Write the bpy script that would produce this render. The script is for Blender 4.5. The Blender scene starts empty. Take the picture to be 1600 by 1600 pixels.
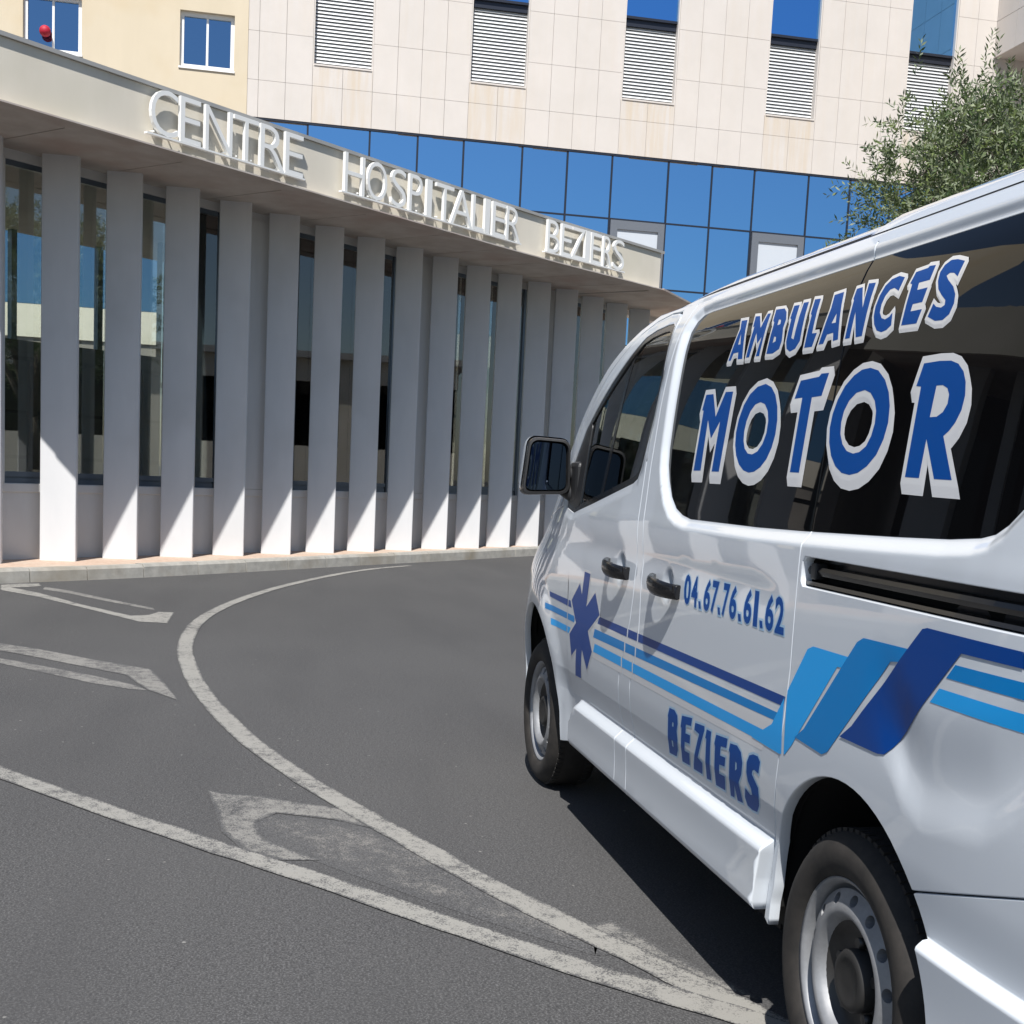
import bpy, bmesh, math, random, json
from mathutils import Vector, Matrix, noise
from mathutils.geometry import tessellate_polygon
random.seed(7)
S = bpy.context.scene
COL = S.collection
R = math.radians
PI = math.pi

# ------------------------------------------------------------------ camera, sky, sun, exposure
YAW, PITCH, ROLL = -0.204, -0.11823, 0.04972
def cam_axes():
    f = Vector((math.cos(PITCH)*math.cos(YAW), math.cos(PITCH)*math.sin(YAW), math.sin(PITCH)))
    r = Vector((math.sin(YAW), -math.cos(YAW), 0)); u = r.cross(f)
    c, s = math.cos(ROLL), math.sin(ROLL)
    return c*r + s*u, -s*r + c*u, f
cr, cu, cf = cam_axes()
cd = bpy.data.cameras.new('camera'); cam = bpy.data.objects.new('camera', cd); COL.objects.link(cam)
cam.matrix_world = Matrix(((cr.x, cu.x, -cf.x, -2.478), (cr.y, cu.y, -cf.y, 1.248), (cr.z, cu.z, -cf.z, 1.394), (0, 0, 0, 1)))
cd.sensor_width = 36; cd.lens = 45.0; cd.shift_y = 176/1600; cd.clip_start = .05; cd.clip_end = 600
S.camera = cam
SUNV = Vector((-.686, .22, 1)).normalized()
W = bpy.data.worlds.new('World'); S.world = W; W.use_nodes = True
wn = W.node_tree; bg = wn.nodes['Background']
sk = wn.nodes.new('ShaderNodeTexSky'); sk.sky_type = 'NISHITA'; sk.sun_disc = False
sk.sun_elevation = math.asin(SUNV.z); sk.sun_rotation = math.atan2(SUNV.x, SUNV.y)
sk.air_density = 1.0; sk.dust_density = .6; sk.ozone_density = 3.2
wn.links.new(sk.outputs[0], bg.inputs[0]); bg.inputs[1].default_value = .073
sl = bpy.data.lights.new('sun', 'SUN'); sl.energy = 4.9; sl.angle = R(.5); sl.color = (1, .972, .93)
sun = bpy.data.objects.new('sun', sl); COL.objects.link(sun)
sun.rotation_euler = SUNV.to_track_quat('Z', 'Y').to_euler(); sun.location = (0, 0, 30)
S.view_settings.view_transform = 'Standard'; S.view_settings.look = 'None'
S.view_settings.exposure = 0.42; S.view_settings.gamma = 1
S.render.engine = 'CYCLES'
S.cycles.max_bounces = 8; S.cycles.transparent_max_bounces = 12; S.cycles.use_denoising = True
S.cycles.sample_clamp_indirect = 6
S.render.resolution_x = S.render.resolution_y = 1024

# ------------------------------------------------------------------ helpers
def tag(o, label, cat, group=None):
    o['label'] = label; o['category'] = cat
    if group: o['group'] = group
    return o
def empty(name, label, cat, loc=(0, 0, 0), group=None):
    o = bpy.data.objects.new(name, None); COL.objects.link(o); o.location = loc; o.empty_display_size = .2
    bpy.context.view_layer.update()
    return tag(o, label, cat, group)
def link(name, me, mats, parent=None):
    o = bpy.data.objects.new(name, me); COL.objects.link(o)
    for m in (mats if isinstance(mats, (list, tuple)) else [mats]): me.materials.append(m)
    if parent:
        o.parent = parent; o.matrix_parent_inverse = world_of(parent).inverted()
    return o
def world_of(o):
    m = Matrix.Translation(o.location)
    if o.parent: m = world_of(o.parent) @ o.matrix_parent_inverse @ m
    return m
def from_bm(name, bm, mats, parent=None, smooth=False):
    me = bpy.data.meshes.new(name); bm.to_mesh(me); bm.free()
    if smooth:
        for p in me.polygons: p.use_smooth = True
    return link(name, me, mats, parent)
def struct(o): o['kind'] = 'structure'; return o
def box(bm, lo, hi, bev=0, mi=0, M=None):
    x0, y0, z0 = lo; x1, y1, z1 = hi
    g = bmesh.new()
    bmesh.ops.create_cube(g, size=1)
    for v in g.verts: v.co = Vector(((x0+x1)/2+v.co.x*(x1-x0), (y0+y1)/2+v.co.y*(y1-y0), (z0+z1)/2+v.co.z*(z1-z0)))
    if bev: bmesh.ops.bevel(g, geom=g.edges[:], offset=bev, segments=2, affect='EDGES', profile=.5)
    add_bm(bm, g, mi, M)
def add_bm(bm, g, mi=0, M=None):
    mp = {}
    for v in g.verts: mp[v] = bm.verts.new(M @ v.co if M else v.co)
    for f in g.faces:
        nf = bm.faces.new([mp[v] for v in f.verts]); nf.material_index = mi if mi else f.material_index; nf.smooth = f.smooth
    g.free()
def prism(bm, pts, a, b, fn, mi=0):
    """polygon pts extruded between depths a and b; fn(p, depth) -> Vector"""
    A = [bm.verts.new(fn(p, a)) for p in pts]; B = [bm.verts.new(fn(p, b)) for p in pts]
    n = len(pts)
    fs = [bm.faces.new(A), bm.faces.new(B[::-1])]
    for i in range(n): fs.append(bm.faces.new((A[i], B[i], B[(i+1) % n], A[(i+1) % n])))
    for f in fs: f.material_index = mi
def tube(bm, p, q, r, seg=10, r2=None, mi=0, cap=True):
    p = Vector(p); q = Vector(q); d = (q-p).normalized(); u = d.orthogonal().normalized(); w = d.cross(u); r2 = r if r2 is None else r2
    A = [bm.verts.new(p+(u*math.cos(2*PI*i/seg)+w*math.sin(2*PI*i/seg))*r) for i in range(seg)]
    B = [bm.verts.new(q+(u*math.cos(2*PI*i/seg)+w*math.sin(2*PI*i/seg))*r2) for i in range(seg)]
    for i in range(seg):
        f = bm.faces.new((A[i], A[(i+1) % seg], B[(i+1) % seg], B[i])); f.smooth = True; f.material_index = mi
    if cap:
        bm.faces.new(A[::-1]).material_index = mi; bm.faces.new(B).material_index = mi
def quad(bm, pts, mi=0):
    f = bm.faces.new([bm.verts.new(p) for p in pts]); f.material_index = mi; return f
def recalc(bm): bmesh.ops.recalc_face_normals(bm, faces=bm.faces[:])

# ------------------------------------------------------------------ materials
class N:
    def __init__(s, name):
        s.m = bpy.data.materials.new(name); s.m.use_nodes = True; s.t = s.m.node_tree; s.p = s.t.nodes['Principled BSDF']; s.o = s.t.nodes['Material Output']
    def n(s, typ, **k):
        a = s.t.nodes.new(typ)
        for q, v in k.items(): setattr(a, q, v)
        return a
    def l(s, a, b): s.t.links.new(a, b)
    def set(s, **k):
        for q, v in k.items():
            i = s.p.inputs[q.replace('_', ' ')]
            i.default_value = (*v, 1) if isinstance(v, (tuple, list)) and len(v) == 3 and i.type == 'RGBA' else v
        return s
    def coord(s): return s.n('ShaderNodeTexCoord').outputs['Object']
    def noise(s, scale, detail=4, rough=.55, vec=None, stretch=None):
        a = s.n('ShaderNodeTexNoise'); a.inputs['Scale'].default_value = scale; a.inputs['Detail'].default_value = detail; a.inputs['Roughness'].default_value = rough
        v = vec or s.coord()
        if stretch:
            mp = s.n('ShaderNodeMapping'); mp.inputs['Scale'].default_value = stretch; s.l(v, mp.inputs[0]); v = mp.outputs[0]
        s.l(v, a.inputs['Vector']); return a.outputs['Fac']
    def ramp(s, fac, stops):
        a = s.n('ShaderNodeValToRGB'); e = a.color_ramp.elements
        while len(e) < len(stops): e.new(.5)
        for i, (p, c) in enumerate(stops):
            e[i].position = p; e[i].color = (*c, 1) if len(c) == 3 else c
        s.l(fac, a.inputs[0]); return a.outputs[0]
    def mix(s, fac, a, b, mode='MIX'):
        m = s.n('ShaderNodeMix', data_type='RGBA', blend_type=mode)
        for k, v in ((0, fac), (6, a), (7, b)):
            if hasattr(v, 'links') or isinstance(v, bpy.types.NodeSocket): s.l(v, m.inputs[k])
            else: m.inputs[k].default_value = v if k == 0 else (*v, 1)
        return m.outputs[2]
    def bump(s, h, strength, dist=.01):
        b = s.n('ShaderNodeBump'); b.inputs['Strength'].default_value = strength; b.inputs['Distance'].default_value = dist
        s.l(h, b.inputs['Height']); s.l(b.outputs[0], s.p.inputs['Normal'])
def plain(name, col, rough=.5, metal=0, **k):
    a = N(name); a.set(Base_Color=col, Roughness=rough, Metallic=metal, **k); return a.m
def varied(name, c1, c2, scale, rough=.7, bump=0, bscale=None, stretch=None, c3=None, big=None):
    a = N(name); f = a.noise(scale, 5, .6, stretch=stretch)
    c = a.ramp(f, [(.32, c1), (.68, c2)])
    if c3:
        g = a.noise(big or scale*.2, 3, .6); c = a.mix(a.ramp(g, [(.5, (0, 0, 0)), (.75, (1, 1, 1))]), c, c3)
    a.l(c, a.p.inputs['Base Color']); a.set(Roughness=rough)
    if bump: a.bump(a.noise(bscale or scale*4, 4, .6), bump)
    return a.m

def asphalt_nodes(a):
    """colour socket + height socket of the worn asphalt"""
    agg = a.noise(135, 3, .8); mid = a.noise(42, 4, .7); big = a.noise(.55, 5, .6); streak = a.noise(1.0, 4, .55, stretch=(.35, 1.6, 1))
    c = a.ramp(agg, [(.34, (.013, .013, .0135)), (.50, (.062, .061, .062)), (.64, (.200, .197, .195))])
    c = a.mix(.40, c, a.ramp(mid, [(.33, (.034, .034, .0345)), (.67, (.108, .1065, .106))]))
    c = a.mix(a.ramp(big, [(.35, (0, 0, 0)), (.7, (.45, .45, .45))]), c, (.092, .090, .089))
    patch = a.noise(.16, 3, .5); c = a.mix(a.ramp(patch, [(.42, (0, 0, 0)), (.60, (.30, .30, .30))]), c, (.058, .0565, .056))
    c = a.mix(a.ramp(streak, [(.45, (0, 0, 0)), (.72, (.35, .35, .35))]), c, (.050, .0495, .051))
    return c, agg
def m_asphalt():
    a = N('asphalt'); c, h = asphalt_nodes(a)
    # a scatter of pale grit
    v = a.n('ShaderNodeTexVoronoi'); v.inputs['Scale'].default_value = 7; a.l(a.coord(), v.inputs['Vector'])
    c = a.mix(a.ramp(v.outputs['Distance'], [(.03, (.7, .7, .7)), (.05, (0, 0, 0))]), c, (.30, .29, .27))
    a.l(c, a.p.inputs['Base Color']); a.set(Roughness=.88, Specular_IOR_Level=.3); a.bump(h, .5, .004); return a.m
def m_paint(cover, name, col=(.46, .45, .42)):
    """worn road paint: asphalt grains show through; cover = share still painted"""
    a = N(name); c, h = asphalt_nodes(a)
    g = a.noise(150, 3, .8); g2 = a.noise(16, 4, .7); g3 = a.noise(2.6, 4, .6)
    def mad(x, k, y):
        m = a.n('ShaderNodeMath', operation='MULTIPLY_ADD'); a.l(x, m.inputs[0]); m.inputs[1].default_value = k; a.l(y, m.inputs[2]); return m.outputs[0]
    z = a.n('ShaderNodeValue'); z.outputs[0].default_value = 0
    ed = a.n('ShaderNodeAttribute'); ed.attribute_name = 'edge'
    v = mad(ed.outputs['Fac'], .10, mad(g3, .22, mad(g2, .30, mad(g, .48, z.outputs[0]))))
    t = .5+.24*(.5-cover)+.10
    k = a.ramp(v, [(t-.035, (0, 0, 0)), (t+.035, (1, 1, 1))])
    a.l(a.mix(k, c, col), a.p.inputs['Base Color']); a.set(Roughness=.8); a.bump(h, .45, .004); return a.m

def m_glass(name, tint, alpha, rough=.01, base=(.01, .012, .014), boost=.06):
    """window glass: clear share shows what is behind it, the rest is dark and mirror-like by angle"""
    a = N(name); t = a.t
    tr = a.n('ShaderNodeBsdfTransparent'); tr.inputs[0].default_value = (*tint, 1)
    gl = a.n('ShaderNodeBsdfGlossy'); gl.inputs['Roughness'].default_value = rough; gl.inputs[0].default_value = (1, 1, 1, 1)
    df = a.n('ShaderNodeBsdfDiffuse'); df.inputs[0].default_value = (*base, 1)
    fr = a.n('ShaderNodeFresnel'); fr.inputs['IOR'].default_value = 1.52
    ad = a.n('ShaderNodeMath', operation='ADD', use_clamp=True); a.l(fr.outputs[0], ad.inputs[0]); ad.inputs[1].default_value = boost
    m1 = a.n('ShaderNodeMixShader'); m1.inputs[0].default_value = alpha; a.l(df.outputs[0], m1.inputs[1]); a.l(tr.outputs[0], m1.inputs[2])
    m2 = a.n('ShaderNodeMixShader'); a.l(ad.outputs[0], m2.inputs[0]); a.l(m1.outputs[0], m2.inputs[1]); a.l(gl.outputs[0], m2.inputs[2])
    a.l(m2.outputs[0], a.o.inputs[0]); return a.m

M = {}
M['asphalt'] = m_asphalt()
M['paint_line'] = m_paint(.68, 'road_paint_worn', (.275, .266, .243))
M['paint_faint'] = m_paint(.55, 'road_paint_faint', (.225, .217, .20))
M['paint_ghost'] = m_paint(.30, 'road_paint_ghost', (.20, .19, .175))
M['kerb'] = varied('kerb_concrete', (.30, .29, .26), (.42, .40, .36), 9, .85, .2, 60, c3=(.25, .22, .17), big=1.3)
M['pave'] = varied('pavement_terracotta', (.44, .31, .23), (.55, .42, .33), 14, .85, .2, 80, c3=(.5, .44, .36), big=2)
M['fin'] = varied('white_painted_concrete', (.59, .595, .605), (.64, .64, .645), 3, .7, .06, 120, stretch=(1, 1, .25), c3=(.555, .555, .555), big=.9)
M['wallwhite'] = varied('wall_render_white', (.56, .555, .545), (.62, .615, .605), 3, .8, .08, 90, stretch=(1, 1, .3))
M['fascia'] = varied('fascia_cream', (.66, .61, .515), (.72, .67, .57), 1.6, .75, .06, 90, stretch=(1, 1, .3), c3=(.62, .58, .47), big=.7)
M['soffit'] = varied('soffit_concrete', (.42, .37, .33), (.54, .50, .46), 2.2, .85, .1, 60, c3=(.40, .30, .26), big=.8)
M['coping'] = plain('coping_metal', (.42, .41, .39), .45, .3)
M['letter'] = plain('letter_white', (.80, .80, .78), .4)
M['alu'] = plain('window_frame_blue_grey', (.12, .15, .19), .35, .6)
M['dark'] = plain('matt_black', (.012, .012, .013), .6)
M['void'] = plain('deep_shadow_black', (.004, .004, .004), .9)
M['porchglass'] = m_glass('porch_glass', (.90, .95, .92), .975, .012, (.010, .014, .013), .09)
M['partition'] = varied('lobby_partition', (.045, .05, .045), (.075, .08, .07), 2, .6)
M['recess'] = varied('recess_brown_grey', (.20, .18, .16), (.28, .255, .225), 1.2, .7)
M['stone'] = None
def m_stone(name, c1, c2, stain):
    a = N(name); f = a.noise(1.3, 5, .6); c = a.ramp(f, [(.3, c1), (.7, c2)])
    info = a.n('ShaderNodeAttribute'); info.attribute_name = 'tint'
    st = a.noise(1.0, 4, .65, stretch=(1, 7, .45))
    k = a.n('ShaderNodeMath', operation='MULTIPLY', use_clamp=True); a.l(a.ramp(st, [(.38, (0, 0, 0)), (.62, (1, 1, 1))]), k.inputs[0]); a.l(info.outputs['Fac'], k.inputs[1])
    c = a.mix(k.outputs[0], c, stain)
    a.l(c, a.p.inputs['Base Color']); a.set(Roughness=.65); return a.m
M['stone'] = m_stone('pale_stone_cladding', (.555, .515, .475), (.60, .555, .515), (.55, .47, .375))
M['yellow'] = varied('yellow_render', (.575, .495, .365), (.62, .535, .40), 1.2, .85, .06, 60, stretch=(1, 1, .4), c3=(.57, .465, .31), big=.5)
M['joint'] = plain('joint_grey', (.34, .29, .24), .9)
a = N('blue_mirror_glass'); a.set(Base_Color=(.25, .50, .78), Metallic=1.0, Roughness=.04); M['blueglass'] = a.m
a.bump(a.noise(.35, 2, .5), .05, .05)
a = N('deep_blue_window_glass'); a.set(Base_Color=(.16, .42, .80), Metallic=1.0, Roughness=.03); M['blueglass2'] = a.m
M['mullion'] = plain('mullion_dark', (.03, .035, .05), .4, .5)
M['louvre'] = plain('louvre_aluminium', (.70, .71, .71), .35, .25)
M['white'] = plain('white_lacquer', (.80, .80, .79), .35)
M['blind'] = plain('white_blind', (.50, .54, .59), .5)
M['greyframe'] = plain('grey_frame', (.16, .175, .20), .45, .3)
M['red'] = plain('red_plastic', (.42, .008, .03), .6)
M['winglass'] = plain('window_glass_blue', (.17, .30, .46), .03, 1)
# van
a = N('white_van_paint'); a.set(Base_Color=(.655, .695, .74), Roughness=.38, Coat_Weight=1.0, Coat_Roughness=.02, Coat_IOR=1.5)
a.bump(a.noise(900, 1, .5), .006, .001); M['vanpaint'] = a.m
M['vanglass'] = plain('privacy_glass_black', (.0035, .0035, .004), .012, 0, Specular_IOR_Level=.28)
M['cabglass'] = m_glass('cab_glass', (.60, .70, .67), .95, .008, (.006, .010, .010), .02)
M['plastic'] = plain('black_grained_plastic', (.020, .020, .021), .48)
M['gloss'] = plain('black_gloss_plastic', (.010, .010, .011), .18)
M['rubber'] = None
a = N('tyre_rubber'); c = a.ramp(a.noise(14, 5, .65), [(.35, (.016, .0145, .013)), (.7, (.036, .031, .027))]); a.l(c, a.p.inputs['Base Color']); a.set(Roughness=.78); a.bump(a.noise(160, 3, .6), .12, .002); M['rubber'] = a.m
a = N('steel_rim_silver'); c = a.ramp(a.noise(16, 5, .65), [(.3, (.26, .265, .275)), (.72, (.38, .385, .395))]); a.l(c, a.p.inputs['Base Color']); a.set(Metallic=.5, Roughness=.5); M['steel'] = a.m
a = N('rim_dish_grey'); c = a.ramp(a.noise(9, 4, .6), [(.3, (.040, .038, .037)), (.75, (.085, .082, .078))]); a.l(c, a.p.inputs['Base Color']); a.set(Metallic=.6, Roughness=.45); M['dish'] = a.m
M['cap'] = plain('hub_cap_dark', (.020, .019, .018), .6)
M['chrome'] = plain('chrome', (.75, .75, .76), .12, 1)
M['navy'] = plain('vinyl_navy', (.0, .050, .26), .35, 0, Specular_IOR_Level=.25, Coat_Weight=.08, Coat_Roughness=.03)
M['blueL'] = plain('vinyl_lettering_blue', (.0003, .066, .30), .4, 0, Specular_IOR_Level=.15, Coat_Weight=.0, Coat_Roughness=.03)
M['mid'] = plain('vinyl_mid_blue', (.0, .215, .57), .35, 0, Specular_IOR_Level=.25, Coat_Weight=.08, Coat_Roughness=.03)
M['sky'] = plain('vinyl_sky_blue', (.016, .38, .87), .35, 0, Specular_IOR_Level=.25, Coat_Weight=.08, Coat_Roughness=.03)
M['halo'] = plain('vinyl_pale_blue', (.36, .56, .74), .3, 0, Coat_Weight=.4, Coat_Roughness=.03)
M['vwhite'] = plain('vinyl_white', (.74, .74, .745), .25, 0, Coat_Weight=.6, Coat_Roughness=.03)
M['mirror'] = plain('mirror_glass', (.035, .045, .065), .01, 1)  # dark surroundings it would reflect are put into the tint
M['seat'] = varied('seat_fabric', (.035, .037, .042), (.06, .062, .07), 60, .9)
M['lamp'] = plain('headlamp_lens', (.55, .57, .60), .08, .3)
M['tail'] = plain('tail_lamp_red', (.30, .01, .012), .12)
M['bark'] = varied('olive_bark', (.10, .085, .065), (.20, .175, .14), 18, .9, .4, 40)
def m_leaf(name, c1, c2, back):
    a = N(name); info = a.n('ShaderNodeAttribute'); info.attribute_name = 'tint'
    c = a.ramp(info.outputs['Fac'], [(0, c1), (1, c2)])
    g = a.n('ShaderNodeNewGeometry'); c = a.mix(g.outputs['Backfacing'], c, back)
    a.l(c, a.p.inputs['Base Color']); a.set(Roughness=.5)
    tl = a.n('ShaderNodeBsdfTranslucent'); a.l(c, tl.inputs[0]); mx = a.n('ShaderNodeMixShader'); mx.inputs[0].default_value = .22
    a.l(a.p.outputs[0], mx.inputs[1]); a.l(tl.outputs[0], mx.inputs[2]); a.l(mx.outputs[0], a.o.inputs[0]); return a.m
M['leaf'] = m_leaf('olive_leaf', (.048, .092, .027), (.19, .235, .075), (.19, .225, .13))
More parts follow.
